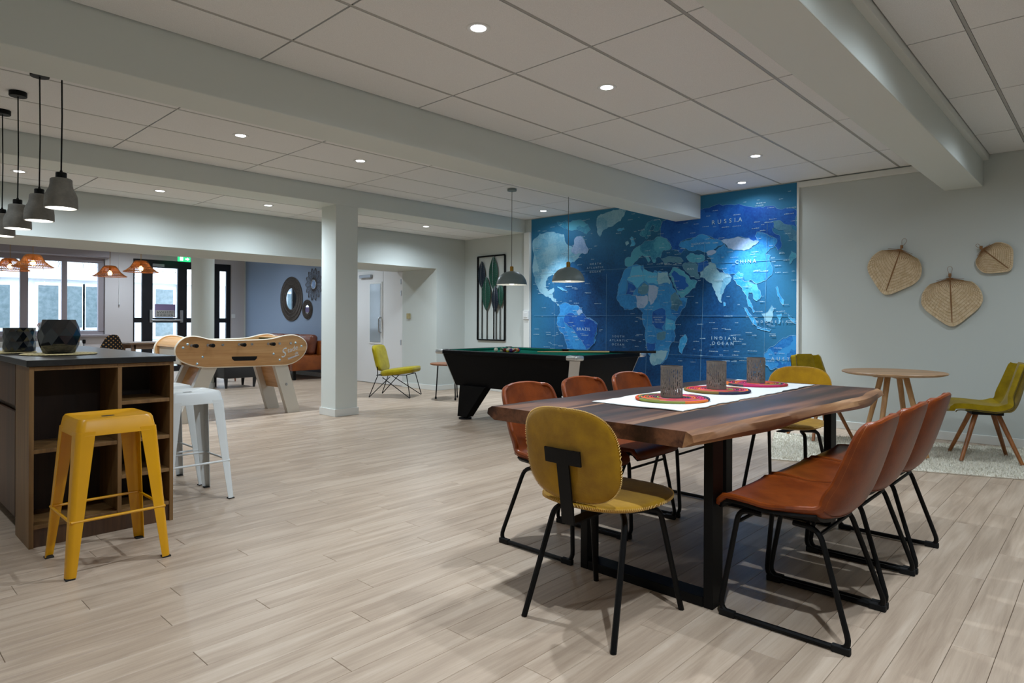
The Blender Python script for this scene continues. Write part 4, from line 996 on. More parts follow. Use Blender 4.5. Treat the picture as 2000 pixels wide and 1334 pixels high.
# ------------------------------------------------------------------ pendants above the pool table
M['grey_lacq'] = mat('grey_lacquer', S(112, 126, 128), .4)
M['brass'] = mat('brass', S(176, 132, 58), .3, metal=.9)
M['cord'] = mat('grey_cord', S(120, 122, 122), .8)
M['shade_in'] = mat('white_enamel', S(235, 235, 230), .5)
def dome_pendant(x, y, zb, label):
    t = thing('dome_pendant', label, 'pendant lamp', (x, y, zb), 0, 'dome pendants above the pool table')
    n = 12; outer = [(.182*math.cos(PI/2*i/n), .165*math.sin(PI/2*i/n)) for i in range(n)] + [(.022, .164)]
    inner = [(.178*math.cos(PI/2*i/n), .160*math.sin(PI/2*i/n)) for i in range(n)] + [(0, .160)]
    MB().lathe(outer, 40).build('shade', M['grey_lacq'], t, angle=80)
    MB().lathe(list(reversed(inner)), 40).build('shade_lining', M['shade_in'], t, angle=80)
    MB().lathe([(.178,0),(.183,-.001),(.183,.004),(.178,.004)], 40).build('rim', M['shade_in'], t)
    MB().lathe([(0,.162),(.022,.162),(.022,.215),(.014,.222),(0,.222)], 20).build('neck', M['brass'], t)
    MB().lathe([(0,.0),(.04,.012),(.055,.045),(.045,.08),(.02,.10),(0,.10)], 20).build('bulb', M['white_glow'], t)
    MB().tube([(0,0,.22), (0,0,HC-zb-.028)], .0035, 6).build('cord', M['cord'], t)
    MB().lathe([(0,HC-zb-.03),(.052,HC-zb-.03),(.055,HC-zb-.026),(.055,HC-zb-.001),(0,HC-zb-.001)], 28).build('ceiling_rose', M['grey_lacq'], t)
    light('POINT', t, (0,0,.05), 16.0, (1.0,.95,.86), .05)
dome_pendant(5.565, 5.32, 1.577, 'grey dome pendant lamp hanging beside the leaf wall art')
dome_pendant(5.62, 4.50, 1.585, 'grey dome pendant lamp hanging before the map mural')

# ------------------------------------------------------------------ kitchen island
M['isl'] = wood('brown_oak_board', S(50, 31, 18), S(78, 51, 30), S(100, 69, 42), 'Z', 2.6, rough=.5, ring=.4)
M['isl_edge'] = wood('light_oak_edge', S(92, 64, 34), S(120, 88, 50), S(138, 104, 64), 'Z', 3.0, rough=.5, ring=.3)
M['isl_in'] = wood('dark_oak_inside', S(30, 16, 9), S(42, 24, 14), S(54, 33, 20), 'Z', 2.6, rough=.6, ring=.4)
M['worktop'] = mat('black_stone', S(17, 17, 18), .3, spec=.5, var=(30, S(28, 28, 30)))
isl = thing('kitchen_island', 'brown oak island with open shelves and black worktop', 'island', (1.02, 4.9, 0))
IX0, IX1, IY0, IY1, IZ = .686, 1.352, 3.962, 5.84, .905
IO = isl.location
def ib(name, m, *a, r=.0015): return MB().rbox(*a, r).build(name, m, isl, org=IO, smooth=False)
ib('side_panel', M['isl_edge'], IX0, IX0+.02, IY0, IY0+.33, 0, IZ)
ib('side_panel', M['isl_edge'], IX1-.02, IX1, IY0, IY0+.33, 0, IZ)
ib('divider', M['isl_edge'], 1.072, 1.092, IY0, IY0+.33, .10, IZ-.02)
ib('back_board', M['isl_in'], IX0+.02, IX1-.02, IY0+.33, IY0+.345, 0, IZ)
ib('top_rail', M['isl_edge'], IX0+.02, 1.072, IY0, IY0+.33, IZ-.02, IZ); ib('top_rail', M['isl_edge'], 1.072, IX1-.02, IY0, IY0+.33, IZ-.02, IZ)
for z in (.49, .112): ib('shelf', M['isl_edge'], IX0+.02, 1.072, IY0+.003, IY0+.33, z-.02, z)
for z in (.70, .49, .30, .112): ib('shelf', M['isl_edge'], 1.092, IX1-.02, IY0+.003, IY0+.33, z-.02, z)
ib('plinth', M['isl'], IX0+.02, IX1-.02, IY0+.012, IY0+.05, 0, .092)
ib('body', M['isl'], IX0+.03, IX1, IY0+.345, IY1, .09, IZ)
ib('kick_board', M['blackmatt'], IX0+.06, IX1-.05, IY0+.345, IY1-.03, 0, .09)
y_ = IY0+.345
for k in range(3):
    ib('drawer_front', M['isl'], IX0, IX0+.02, y_+.002, y_+.498, .682, IZ-.004)
    ib('cabinet_door', M['isl'], IX0, IX0+.02, y_+.002, y_+.498, .09, .648)
    y_ += .5
wt = MB().rbox(IX0-.012, IX1+.008, IY0-.012, IY1+.012, IZ+.001, IZ+.034, .003).build('worktop', M['worktop'], isl, org=IO, smooth=False)

# round pale mats and dark faceted lanterns on the island
M['mat_pale'] = mat('pale_woven_raffia', S(196, 184, 140), .9, var=(90, S(150, 138, 98)), bump=(260, .4))
WZ = IZ+.0345
def raffia(x, y, r, label):
    mb = MB(); st_ = 11
    for k in range(st_): mb.tube([((r*(k+.6)/st_)*math.cos(2*PI*i/48), (r*(k+.6)/st_)*math.sin(2*PI*i/48), .004) for i in range(48)], r/st_*.56, 5, closed=True)
    mb.v = [(v[0], v[1], max(.0006, .004+(v[2]-.004)*.34)) for v in mb.v]
    o = mb.build('raffia_mat', M['mat_pale']); o.location = (x, y, WZ); return tag(o, label, 'mat', 'raffia mats on the island')
raffia(.925, 4.52, .185, 'pale raffia mat under the larger faceted vase'); raffia(.72, 4.93, .17, 'pale raffia mat under the smaller square vase')
M['smoke'] = mat('smoked_blue_glass', S(5, 9, 14), .06, spec=.8, coat=.4, var=(9, S(10, 18, 30)))
def facet_vase(x, y, prof, n, label, twist=.5):
    t = thing('faceted_vase', label, 'vase', (x, y, WZ+.010), .3, 'dark glass vases on the island')
    vs_, fs_ = [], []
    for j, (r, z) in enumerate(prof):
        for k in range(n):
            a = 2*PI*(k+(twist if j % 2 else 0))/n; vs_.append((r*math.cos(a), r*math.sin(a), z))
    for j in range(len(prof)-1):
        for k in range(n):
            l = (k+1) % n; A, B, C, D = j*n+k, j*n+l, (j+1)*n+k, (j+1)*n+l
            if j % 2 == 0: fs_ += [(A, B, C), (B, D, C)]
            else: fs_ += [(A, D, C), (A, B, D)]
    fs_.append(tuple(range(n-1, -1, -1)))
    m_ = len(prof)-1; o = len(vs_); rt_, zt = prof[-1]
    for k in range(n):
        a = 2*PI*(k+(twist if m_ % 2 else 0))/n; vs_.append((rt_*.86*math.cos(a), rt_*.86*math.sin(a), zt))
    for k in range(n):
        a = 2*PI*(k+(twist if m_ % 2 else 0))/n; vs_.append((rt_*.80*math.cos(a), rt_*.80*math.sin(a), .02))
    for k in range(n):
        l = (k+1) % n; fs_ += [(m_*n+k, m_*n+l, o+l, o+k), (o+k, o+l, o+n+l, o+n+k)]
    fs_.append(tuple(o+n+k for k in range(n)))
    MB().add(vs_, fs_).build('vessel', M['smoke'], t, smooth=False)
facet_vase(.925, 4.53, [(.078,0),(.097,.045),(.105,.100),(.099,.145),(.080,.192)], 9, 'larger faceted dark blue glass vase on the island')
facet_vase(.80, 4.90, [(.080,0),(.083,.03),(.079,.06),(.083,.09),(.079,.12),(.082,.142)], 14, 'smaller dark blue glass vase with dimpled sides on the island')

# ------------------------------------------------------------------ metal stools
M['yellow_paint'] = mat('yellow_lacquered_steel', S(216, 154, 2), .34, spec=.5, var=(3, S(206, 146, 1)))
M['white_paint'] = mat('white_lacquered_steel', S(214, 218, 218), .36, spec=.5)
M['rubber'] = mat('black_rubber', S(18, 18, 18), .8)
def make_stool(m, label, loc, rot, H=.690, foot=.212, half=.155):
    t = thing('metal_stool', label, 'stool', loc, rot, 'pressed steel bar stools')
    def rr_(h, r, z, n=5):
        out = []
        for cx_, cy_, a0 in ((h-r, h-r, 0), (-h+r, h-r, PI/2), (-h+r, -h+r, PI), (h-r, -h+r, 3*PI/2)):
            for k in range(n+1): a = a0+PI/2*k/n; out.append((cx_+r*math.cos(a), cy_+r*math.sin(a), z))
        return out
    # seat with a lip, dished top and skirt
    rings = [rr_(half+.012, .035, H-.075), rr_(half+.001, .035, H-.012), rr_(half-.006, .035, H), rr_(half-.016, .032, H-.001), rr_(half-.024, .03, H-.007), rr_(.012, .006, H-.010)]
    vs_ = [p for r in rings for p in r]; n = len(rings[0]); fs_ = []
    for j in range(len(rings)-1):
        for k in range(n): l = (k+1) % n; fs_.append((j*n+k, j*n+l, (j+1)*n+l, (j+1)*n+k))
    MB().add(vs_, fs_).build('seat', m, t, angle=50)
    MB().rbox(-.026, .026, -.013, .013, H-.0125, H-.0085, .001).build('hand_hole', M['rubber'], t, smooth=False)
    for sx in (1, -1):
        for sy in (1, -1):
            # angle-section leg: two tapering wings meeting at a rounded outer corner
            def ring(h, w, z):
                r = .022; c = h-r; pts = [(c-w, h)]
                for k in range(5): a = PI/2-PI/2*k/4; pts.append((c+r*math.cos(a), c+r*math.sin(a)))
                pts.append((h, c-w)); pin = [(h-.003, c-w)]
                for k in range(5): a = PI/2*k/4; pin.append((c+(r-.003)*math.cos(a), c+(r-.003)*math.sin(a)))
                pin.append((c-w, h-.003))
                return [(sx*x, sy*y, z) for x, y in pts+pin]
            A = ring(half+.010, .052, H-.055); B = ring(foot, .016, .006); q = len(A)
            MB().add(A+B, [tuple(range(q)), tuple(range(2*q-1, q-1, -1))]+[(k, q+k, q+(k+1) % q, (k+1) % q) for k in range(q)]).build('leg', m, t, angle=50)
            MB().rbox(min(sx*(foot-.036), sx*(foot+.001)), max(sx*(foot-.036), sx*(foot+.001)), min(sy*(foot-.036), sy*(foot+.001)), max(sy*(foot-.036), sy*(foot+.001)), 0, .007, .002).build('foot_cap', M['rubber'], t, smooth=False)
    zf = .245; hf = foot + (half+.01-foot)*zf/H - .006
    for a in ((-hf,-hf,hf,-hf), (hf,-hf,hf,hf), (hf,hf,-hf,hf), (-hf,hf,-hf,-hf)):
        MB().tube([(a[0], a[1], zf), (a[2], a[3], zf)], .0065, 8).build('foot_rail', m, t)
    return t
make_stool(M['yellow_paint'], 'yellow metal bar stool in front of the island shelves', (.925, 3.57, 0), 0)
make_stool(M['white_paint'], 'white metal bar stool beside the island, closer to the camera', (1.575, 4.375, 0), 0)
make_stool(M['white_paint'], 'white metal bar stool behind the other white stool', (1.575, 4.86, 0), 0)

# ------------------------------------------------------------------ concrete pendants above the island
M['concrete'] = mat('grey_concrete', S(134, 130, 122), .85, var=(14, S(112, 109, 103)), bump=(90, .15))
def bell_pendant(x, y, zb, label):
    t = thing('bell_pendant', label, 'pendant lamp', (x, y, zb), 0, 'concrete pendants above the island')
    prof = [(.079,.0),(.081,.004),(.080,.045),(.077,.072),(.068,.095),(.058,.115),(.054,.135),(.053,.162),(.047,.168),(.024,.170)]
    MB().lathe(prof, 32).build('shade', M['concrete'], t, angle=60)
    MB().lathe([(0,.164)]+[(r-.006, z) for r, z in reversed(prof[:-2])]+[(.079,0)], 32).build('shade_lining', M['shade_in'], t, angle=80)
    MB().lathe([(0,.168),(.027,.168),(.027,.200),(.024,.203),(.008,.204),(.006,.215),(0,.215)], 20).build('lamp_holder', M['black'], t)
    MB().lathe([(0,.010),(.066,.010),(.066,.016),(0,.016)], 24).build('bulb', M['white_glow'], t)
    zc = HC-zb
    MB().tube([(0,0,.21), (.004,.003,zc*.55), (0,0,zc-.03)], .0042, 6).build('cord', M['black'], t)
    MB().lathe([(0,zc-.034),(.05,zc-.034),(.052,zc-.030),(.052,zc-.001),(0,zc-.001)], 28).build('ceiling_rose', M['black'], t)
    light('SPOT', t, (0,0,.008), 9.0, (1.0,.95,.86), .06, None, 150, .6)
for (x, y, lab) in ((.905, 4.40, 'grey concrete pendant lamp, first of the row above the island'), (.925, 5.06, 'grey concrete pendant lamp, second of the row above the island'), (.905, 5.62, 'grey concrete pendant lamp, third of the row above the island'), (.905, 6.20, 'grey concrete pendant lamp, last of the row, cut by the picture edge')):
    bell_pendant(x, y, 1.772, lab)

# ------------------------------------------------------------------ table football
M['beech'] = wood('beech_ply', S(176, 128, 78), S(203, 156, 104), S(220, 178, 128), 'X', 2.4, rough=.4, ring=.3)
M['beech_end'] = wood('beech_ply_end', S(176, 128, 78), S(203, 156, 104), S(220, 178, 128), 'Y', 2.4, rough=.4, ring=.3)
M['ply_edge'] = mat('pale_ply_edge', S(224, 214, 196), .5)
M['foos_leg'] = mat('white_laminate', S(205, 200, 190), .4)
M['bolt'] = mat('steel_dome_bolt', S(160, 182, 192), .3, metal=.6)
ft = thing('football_table', 'beech table football with black handles and white splayed legs', 'football table', (3.33, 7.85, 0))
FO = ft.location
FY0, FY1 = 7.50, 8.17
prof = [(2.575,.80),(2.60,.88),(2.665,.94),(2.745,.960),(2.83,.950),(2.94,.920),(3.06,.908),(3.30,.905),(3.55,.908),(3.68,.920),(3.79,.945),(3.88,.958),(3.95,.957),(4.03,.930),(4.09,.885),(4.115,.83),(4.105,.77),(4.06,.70),(3.98,.640),(3.88,.606),(3.74,.600),(2.98,.612),(2.84,.626),(2.71,.66),(2.61,.72)]
def smooth_poly(p, n=3):
    q = []
    m = len(p)
    for i in range(m):
        p0, p1, p2, p3 = p[i-1], p[i], p[(i+1) % m], p[(i+2) % m]
        for k in range(n):
            t = k/n; q.append(tuple(.5*((2*b)+(-a+c)*t+(2*a-5*b+4*c-d)*t*t+(-a+3*b-3*c+d)*t**3) for a, b, c, d in zip(p0, p1, p2, p3)))
    return q
sp_ = smooth_poly(prof)
for (a, b) in ((FY0, FY0+.022), (FY1-.022, FY1)):
    o = MB().prism(sp_, 'Y', a, b).build('side_panel', M['beech'], ft, org=FO, smooth=False)
    MB().tube([(x, (a+b)/2, z) for x, z in sp_], .0115, 6, closed=True).build('edge_band', M['ply_edge'], o, org=FO)
def end_arc(sgn):
    pts = [p for p in sp_ if (p[0] < 2.80 if sgn < 0 else p[0] > 3.90)]
    return pts
for lo_, pts in (('end_shell', [(2.597,.845),(2.612,.875),(2.672,.928),(2.745,.945),(2.82,.936)]), ('end_shell', [(3.80,.932),(3.95,.943),(4.02,.918),(4.078,.878),(4.101,.83),(4.092,.775),(4.05,.71),(3.975,.654),(3.88,.622)])):
    P_ = [Vector((x, 0, z)) for x, z in fillet([(a, b, 0) for a, b in pts], .02, 2) for _ in (0,)] if False else [Vector((x, 0, z)) for x, z in pts]
    cx_ = sum(p.x for p in P_)/len(P_)
    MB().sheet(lambda u, v, P_=P_: (lambda q: Vector((q[0], FY0+.022+(FY1-FY0-.044)*v, q[1])))(interp([(p.x, p.z) for p in P_], u)), 24, 2, .012).build(lo_, M['beech_end'], ft, org=FO, angle=60)
MB().rbox(2.625, 2.645, FY0+.0225, FY1-.0225, .66, .862, .003).build('goal_panel', M['foos_leg'], ft, org=FO, smooth=False)
MB().rbox(2.85, 3.86, FY0+.022, FY1-.022, .64, .66, .002).build('base_board', M['beech'], ft, org=FO, smooth=False)
MB().rbox(2.76, 3.92, FY0+.022, FY1-.022, .755, .765, .002).build('pitch', M['felt'], ft, org=FO, smooth=False)
# rods: handles on the near side at four, plain ends at the other four
for k, x in enumerate((2.741, 2.915, 3.078, 3.265, 3.416, 3.615, 3.757, 3.90)):
    hnd = k in (0, 1, 3, 5); z = .860
    ya, yb = (FY0-.10, FY1+.16) if hnd else (FY0-.012, FY1+.20)
    o = MB().tube([(x, ya, z), (x, yb, z)], .008, 8).build('rod', M['chrome'], ft, org=FO)
    if hnd: MB().tube([(x, FY0-.155, z), (x, FY0-.15, z), (x, FY0-.09, z), (x, FY0-.06, z), (x, FY0-.05, z)], [.012, .022, .020, .014, .010], 12).build('handle', M['black'], o, org=FO)
    else: MB().tube([(x, FY1+.08, z), (x, FY1+.20, z)], .018, 12).build('handle', M['black'], o, org=FO)
    MB().tube([(x, FY0-.008, z), (x, FY0, z)], .015, 12).build('bearing', M['steel'], o, org=FO)
    for yp in ((7.62, 7.83, 8.04) if k % 2 else (7.72, 7.95)):
        MB().rbox(x-.011, x+.011, yp-.016, yp+.016, z-.075, z+.022, .006).build('player', mat('player_red', S(150, 30, 26), .4) if k % 2 else M['bolt'], o, org=FO)
for (x, z) in ((2.655,.838), (2.70,.873), (2.86,.73), (2.80,.655), (3.683,.735), (3.76,.66), (3.965,.863), (4.045,.82)):
    MB().lathe([(0,.010),(.010,.006),(.014,0),(0,0)], 12).xf(Matrix.Translation((x, FY0, z)) @ Matrix.Rotation(PI/2, 4, 'X')).build('bolt', M['bolt'], ft, org=FO)
MB().prism([(3.18,.722),(3.48,.716),(3.475,.69),(3.45,.667),(3.21,.672),(3.185,.695)], 'Y', FY0-.002, FY0+.004).build('ball_slot', M['blackmatt'], ft, org=FO, smooth=False)
for (xt, xb) in ((2.95, 2.68), (3.79, 3.965)):
    for y in (FY0+.03, FY1-.10):
        w = .085
        o = MB().add([(xt-w, y, .612), (xt+w, y, .612), (xb+w*.95, y, 0), (xb-w*.95, y, 0), (xt-w, y+.07, .612), (xt+w, y+.07, .612), (xb+w*.95, y+.07, 0), (xb-w*.95, y+.07, 0)],
                 [(0,1,2,3),(7,6,5,4),(0,4,5,1),(1,5,6,2),(2,6,7,3),(3,7,4,0)]).build('leg', M['foos_leg'], ft, org=FO, smooth=False)
        xm = xt+(xb-xt)*.42
        MB().lathe([(0,.012),(.012,.009),(.017,0),(0,0)], 12).xf(Matrix.Translation((xm, y, .612*.58)) @ Matrix.Rotation(PI/2, 4, 'X')).build('leg_bolt', M['steel'], o, org=FO)
    xm0, xm1 = xt+(xb-xt)*.05, xt+(xb-xt)*.52
    MB().add([(xm0-.015, FY0+.10, .585), (xm0+.015, FY0+.10, .585), (xm1+.015, FY0+.10, .30), (xm1-.015, FY0+.10, .30), (xm0-.015, FY1-.10, .585), (xm0+.015, FY1-.10, .585), (xm1+.015, FY1-.10, .30), (xm1-.015, FY1-.10, .30)],
             [(0,1,2,3),(7,6,5,4),(0,4,5,1),(1,5,6,2),(2,6,7,3),(3,7,4,0)]).build('leg_panel', M['beech_end'], ft, org=FO, smooth=False)
M['logo'] = mat('silver_print', S(214, 222, 230), .4)
ct, st_ = math.cos(.31), math.sin(.31)
def logo(body, size, x, z, sh): text_on('lettering', body, size, M['logo'], ft, Vector((x, FY0-.0015, z))-Vector(FO), (ct, 0, st_), (-st_, 0, ct), shear=sh, extrude=.0005, align='LEFT')
logo('S', .150, 3.775, .682, .5); logo('tade', .082, 3.860, .742, .3); logo('de', .048, 3.955, .716, .3)
mb = MB(); rr = random.Random(9); pts = []
for i in range(44):
    u = i/43; pts.append((3.865+.155*u*ct, FY0-.0018, .668+.155*u*st_ + (.016*math.sin(i*1.75)*(1-.55*u))))
mb.tube(pts, .0022, 4); tag(mb.build('script_line', M['logo'], ft, org=FO), 'small silver handwriting')

# ------------------------------------------------------------------ lime lounge chair and side table by the corridor
M['lime'] = mat('lime_fabric', S(166, 150, 24), .9, spec=.1, var=(9, S(146, 132, 16)), bump=(360, .15), sheen=.2)
lg = thing('lounge_chair', 'lime yellow lounge chair on thin crossed black rods by the corridor', 'chair', (5.85, 8.0, 0), math.atan2(-.835, .55))
def lseat(p, q, h):
    return Vector((.075+p, q, .305 + h + .13*(p+.24) - (.05*max(0, p-.15)/.1)*0))
cushion(squircle(.265, .245, 48, 5.0), .105, lseat, 9, .3).build('seat', M['lime'], lg, angle=70)
def lback(p, q, h): return Vector((-.205 - .25*(p+.2) - .03 + h, q, .585 + p))
cushion(squircle(.195, .215, 48, 5.0), .09, lback, 9, .3).build('backrest', M['lime'], lg, angle=70)
for s_ in (-1, 1):
    y = .235*s_
    MB().tube(fillet([(-.215, y*.9, .46), (-.20, y*.95, .33), (-.325, y*1.1, .006), (-.02, y*.8, .315)], .02, 4), .0065, 6).build('side_rod', M['black'], lg)
    MB().tube(fillet([(-.14, y*.8, .30), (.315, y*1.1, .006), (.235, y*.85, .345)], .02, 4), .0065, 6).build('side_rod', M['black'], lg)
    MB().tube([(-.22, y*.95, .335), (.24, y*.85, .345)], .006, 6).build('seat_rod', M['black'], lg)
MB().tube([(.235, -.2, .345), (.235, .2, .345)], .006, 6).build('cross_rod', M['black'], lg)
MB().tube([(-.22, -.222, .335), (-.22, .222, .335)], .006, 6).build('cross_rod', M['black'], lg)
M['walnut_top'] = wood('walnut_top', S(104, 62, 38), S(140, 88, 56), S(164, 108, 72), 'X', 3.0, rough=.4)
stb = thing('side_table', 'small round walnut side table on thin black legs behind the pool table', 'side table', (6.22, 7.20, 0))
MB().lathe([(0,.50),(.265,.50),(.285,.508),(.285,.522),(.28,.526),(0,.526)], 40).build('table_top', M['walnut_top'], stb)
for k in range(3):
    a = math.radians(134+120*k); c_, s_ = math.cos(a), math.sin(a)
    o = MB().tube([(.17*c_, .17*s_, .50), (.20*c_, .20*s_, .02)], .009, 8).build('leg', M['black'], stb)
    MB().lathe([(0,0),(.014,0),(.014,.03),(.009,.035),(0,.035)], 12, (.20*c_, .20*s_, 0)).build('foot', M['black'], o)

# ------------------------------------------------------------------ corridor doors
M['door_white'] = mat('white_door_paint', S(222, 222, 222), .45)
M['pane_grey'] = mat('wired_grey_glass', S(150, 160, 168), .08, spec=.8)
d1 = struct('door_1', MB().rbox(XC-.012, XC-.001, 9.722, 10.60, .01, 2.06, .003), M['door_white'], 'white corridor door with a tall glass pane and tube handle')
MB().rbox(XC-.020, XC-.012, 9.585, 9.60, .74, 1.83, .002)
MB().rbox(XC-.024, XC-.012, 9.745, 10.15, .72, 1.85, .004).build('glass_frame', M['white'], d1, smooth=False)
MB().rbox(XC-.030, XC-.024, 9.78, 10.11, .755, 1.815, .002).build('pane', M['pane_grey'], d1, smooth=False)
MB().tube(fillet([(XC-.012, 9.80, 1.20), (XC-.075, 9.80, 1.20), (XC-.075, 9.80, .93), (XC-.012, 9.80, .93)], .04, 5), .012, 8).xf(Matrix.Translation((0, -.04, 0))).build('door_handle', M['steel'], d1)
MB().rbox(XC-.06, XC-.012, 10.05, 10.42, 1.93, 1.99, .006).build('door_closer', M['steel'], d1, smooth=False)
d2 = struct('door_2', MB().rbox(XC-.012, XC-.001, 9.150, 9.712, .01, 2.06, .003), M['door_white'], 'plain white fixed leaf beside the corridor door')
for z in (.72, 1.58, 1.78): MB().rbox(XC-.018, XC-.012, 9.175, 9.20, z, z+.09, .002).build('hinge', M['steel'], d2, smooth=False)
struct('trim_5', MB().rbox(XC-.02, XC-.001, 9.121, 9.148, 0, 2.08, .003), M['white'], 'white frame of the corridor doors')
db = thing('door_button', 'small cream wall button beside the corridor doors', 'button', (6.80, 8.93, 1.18))
MB().rbox(-.03, 0, -.04, .04, 0, .09, .004).build('button_box', M['mat_pale'], db, smooth=False)

# ------------------------------------------------------------------ window and glazed door of the lounge
M['win_frame'] = mat('grey_lilac_frame', S(150, 142, 148), .5)
M['glass'] = thin_glass('window_glass', (.96, .98, 1, 1), .06)
M['alu_black'] = mat('black_aluminium', S(14, 16, 24), .4)
w1 = struct('window_1', MB().rbox(.2, 3.93, YR+.06, YR+.12, .84, .915, .004), M['win_frame'], 'wide grey framed window with several casements')
MB().rbox(.2, 3.93, YR+.06, YR+.12, 2.305, 2.41, .004).build('head_frame', M['win_frame'], w1, smooth=False)
MB().rbox(.1, 4.0, YR-.13, YR-.002, 2.42, 2.56, .01).build('blind_box', M['win_frame'], w1, smooth=False)
for a, b in ((3.82, 3.93), (3.195, 3.287), (2.528, 2.658), (1.90, 1.99), (1.27, 1.38), (.62, .71), (.2, .29)):
    MB().rbox(a, b, YR+.05, YR+.13, .90, 2.32, .006).build('casement_stile', M['win_frame'], w1, smooth=False)
for a, b in ((3.287, 3.82), (2.658, 3.195), (1.99, 2.528), (1.38, 1.90), (.71, 1.27), (.29, .62)):
    MB().box(a-.01, b+.01, YR+.088, YR+.092, .905, 2.315).build('pane', M['glass'], w1, smooth=False)
struct('trim_6', MB().rbox(.1, 4.0, YR-.08, YR-.001, .80, .838, .005), M['win_frame'], 'grey window sill')
d3 = struct('door_3', MB().rbox(4.446, 6.52, YR+.05, YR+.11, 2.29, 2.455, .004), M['alu_black'], 'black framed double glazed door to the courtyard')
for a, b in ((4.446, 4.49), (4.633, 4.843), (5.353, 5.547), (6.085, 6.269), (6.422, 6.52)):
    MB().rbox(a, b, YR+.05, YR+.11, 0, 2.30, .004).build('stile', M['alu_black'], d3, smooth=False)
for a, b in ((4.49, 4.633), (4.843, 5.353), (5.547, 6.085), (6.269, 6.422)):
    MB().rbox(a, b, YR+.055, YR+.105, 1.085, 1.19, .004).build('mid_rail', M['alu_black'], d3, smooth=False)
    MB().rbox(a, b, YR+.055, YR+.105, 0, .12, .004).build('kick_rail', M['alu_black'], d3, smooth=False)
    MB().box(a-.005, b+.005, YR+.078, YR+.082, .11, 1.09).build('pane', M['glass'], d3, smooth=False)
    MB().box(a-.005, b+.005, YR+.078, YR+.082, 1.185, 2.295).build('pane', M['glass'], d3, smooth=False)
MB().tube([(4.80, YR, 1.14), (5.42, YR, 1.14)], .02, 8).build('push_bar', M['steel'], d3)
for x in (4.80, 5.42): MB().rbox(x-.03, x+.03, YR, YR+.05, 1.09, 1.36, .006).build('bar_end', M['steel'], d3, smooth=False)
MB().rbox(4.83, 5.06, YR+.0, YR+.05, 2.31, 2.37, .005).build('door_closer', M['steel'], d3, smooth=False)
M['lilac_paper'] = mat('lilac_paper', S(128, 112, 150), .7); M['grey_paper'] = mat('grey_paper', S(178, 176, 172), .7); M['dark_print'] = mat('dark_print', S(70, 68, 66), .7)
ns = thing('door_notice', 'lilac and grey paper notice stuck on the glazed door', 'notice', (5.10, YR+.074, 1.20))
MB().box(-.21, .21, -.003, 0, 0, .29).build('sheet', M['lilac_paper'], ns, smooth=False)
MB().box(-.195, .195, -.0045, -.003, .012, .155).build('message_panel', M['grey_paper'], ns, smooth=False)
mb = MB(); rr = random.Random(4)
for z in (.125, .096, .064, .034):
    x = -.17
    while x < .16:
        w = rr.uniform(.02, .06)
        mb.box(x, min(x+w, .17), -.0056, -.0045, z, z+.014); x += w+.012
tag(mb.build('print_lines', M['dark_print'], ns, smooth=False), kind='stuff')
M['exit_green'] = emission('exit_sign_green', (.03, .62, .22, 1), 1.6); M['exit_white'] = emission('exit_sign_white', (.75, 1, .95, 1), 5)
ex = thing('exit_sign', 'small green lit emergency exit sign above the glazed door', 'exit sign', (5.33, 15.0, 2.42))
MB().rbox(-.13, .13, 0, .04, 0, .115, .006).build('sign_box', M['exit_green'], ex, smooth=False)
# running figure and arrow
MB().rbox(-.09, -.03, -.003, 0, .02, .095, .002).build('door_symbol', M['exit_white'], ex, smooth=False)
MB().prism([(.02, .045), (.06, .045), (.06, .025), (.10, .0575), (.06, .09), (.06, .07), (.02, .07)], 'Y', -.003, 0).build('arrow', M['exit_white'], ex, smooth=False)
MB().tube([(0, .02, .115), (0, .02, .33)], .006, 6).build('hanger', M['black'], ex)

# ------------------------------------------------------------------ outside: facing building, ground and hanging twigs
M['render_white'] = mat('white_render', S(236, 238, 240), .8, var=(3, S(226, 228, 230)))
M['out_glass'] = mat('dull_window_glass', S(92, 108, 112), .25, var=(10, S(118, 132, 136)))
M['paving'] = mat('courtyard_paving', S(150, 152, 150), .9, var=(8, S(128, 130, 128)))
struct('ground', MB().box(-6, 14, YR+.25, 20, -.12, -.02), M['paving'], 'grey courtyard paving outside')
bd = thing('courtyard_building', 'white rendered building across the courtyard with framed windows', 'building', (4, 19, 0))
BO = bd.location
MB().box(-4, 12, 19.06, 19.3, -.02, 3.6).build('facade', M['render_white'], bd, org=BO, smooth=False)
MB().rbox(-4, 12, 18.90, 19.06, 2.12, 2.22, .01).build('ledge', M['render_white'], bd, org=BO, smooth=False)
for a, b, z0, z1 in ((2.46, 2.92, .95, 1.95), (3.46, 3.86, .95, 1.97), (4.03, 4.35, .95, 1.97), (4.43, 4.68, .95, 1.97), (6.03, 6.46, .70, 1.97), (5.05, 5.45, .70, 1.97), (1.3, 1.75, .95, 1.95), (7.2, 7.7, .7, 1.97)):
    o = MB().rbox(a-.07, b+.07, 19.0, 19.06, z0-.07, z1+.07, .008).build('window', M['render_white'], bd, org=BO, smooth=False)
    MB().box(a, b, 18.992, 19.0, z0, z1).build('pane', M['out_glass'], o, org=BO, smooth=False)
MB().tube([(6.62, 18.97, -.02), (6.62, 18.97, 3.5)], .04, 8).build('drainpipe', M['out_glass'], bd, org=BO)
M['twig'] = mat('dry_twig', S(92, 84, 70), .9)
mb = MB(); rr = random.Random(13)
for k in range(150):
    x = rr.uniform(-.2, 6.6); y = 17.4+rr.uniform(-.3, .3); p = Vector((x, y, 2.95)); pts = [p]; l = rr.uniform(.35, .95)
    for j in range(5):
        p = p + Vector((rr.uniform(-.07, .07), rr.uniform(-.03, .03), -l/5)); pts.append(p)
    mb.tube(pts, [.004]*5+[.001], 4)
    for j in range(3):
        q = pts[rr.randint(1, 4)]; mb.tube([q, q+Vector((rr.uniform(-.14, .14), 0, rr.uniform(-.16, -.02)))], .0022, 4)
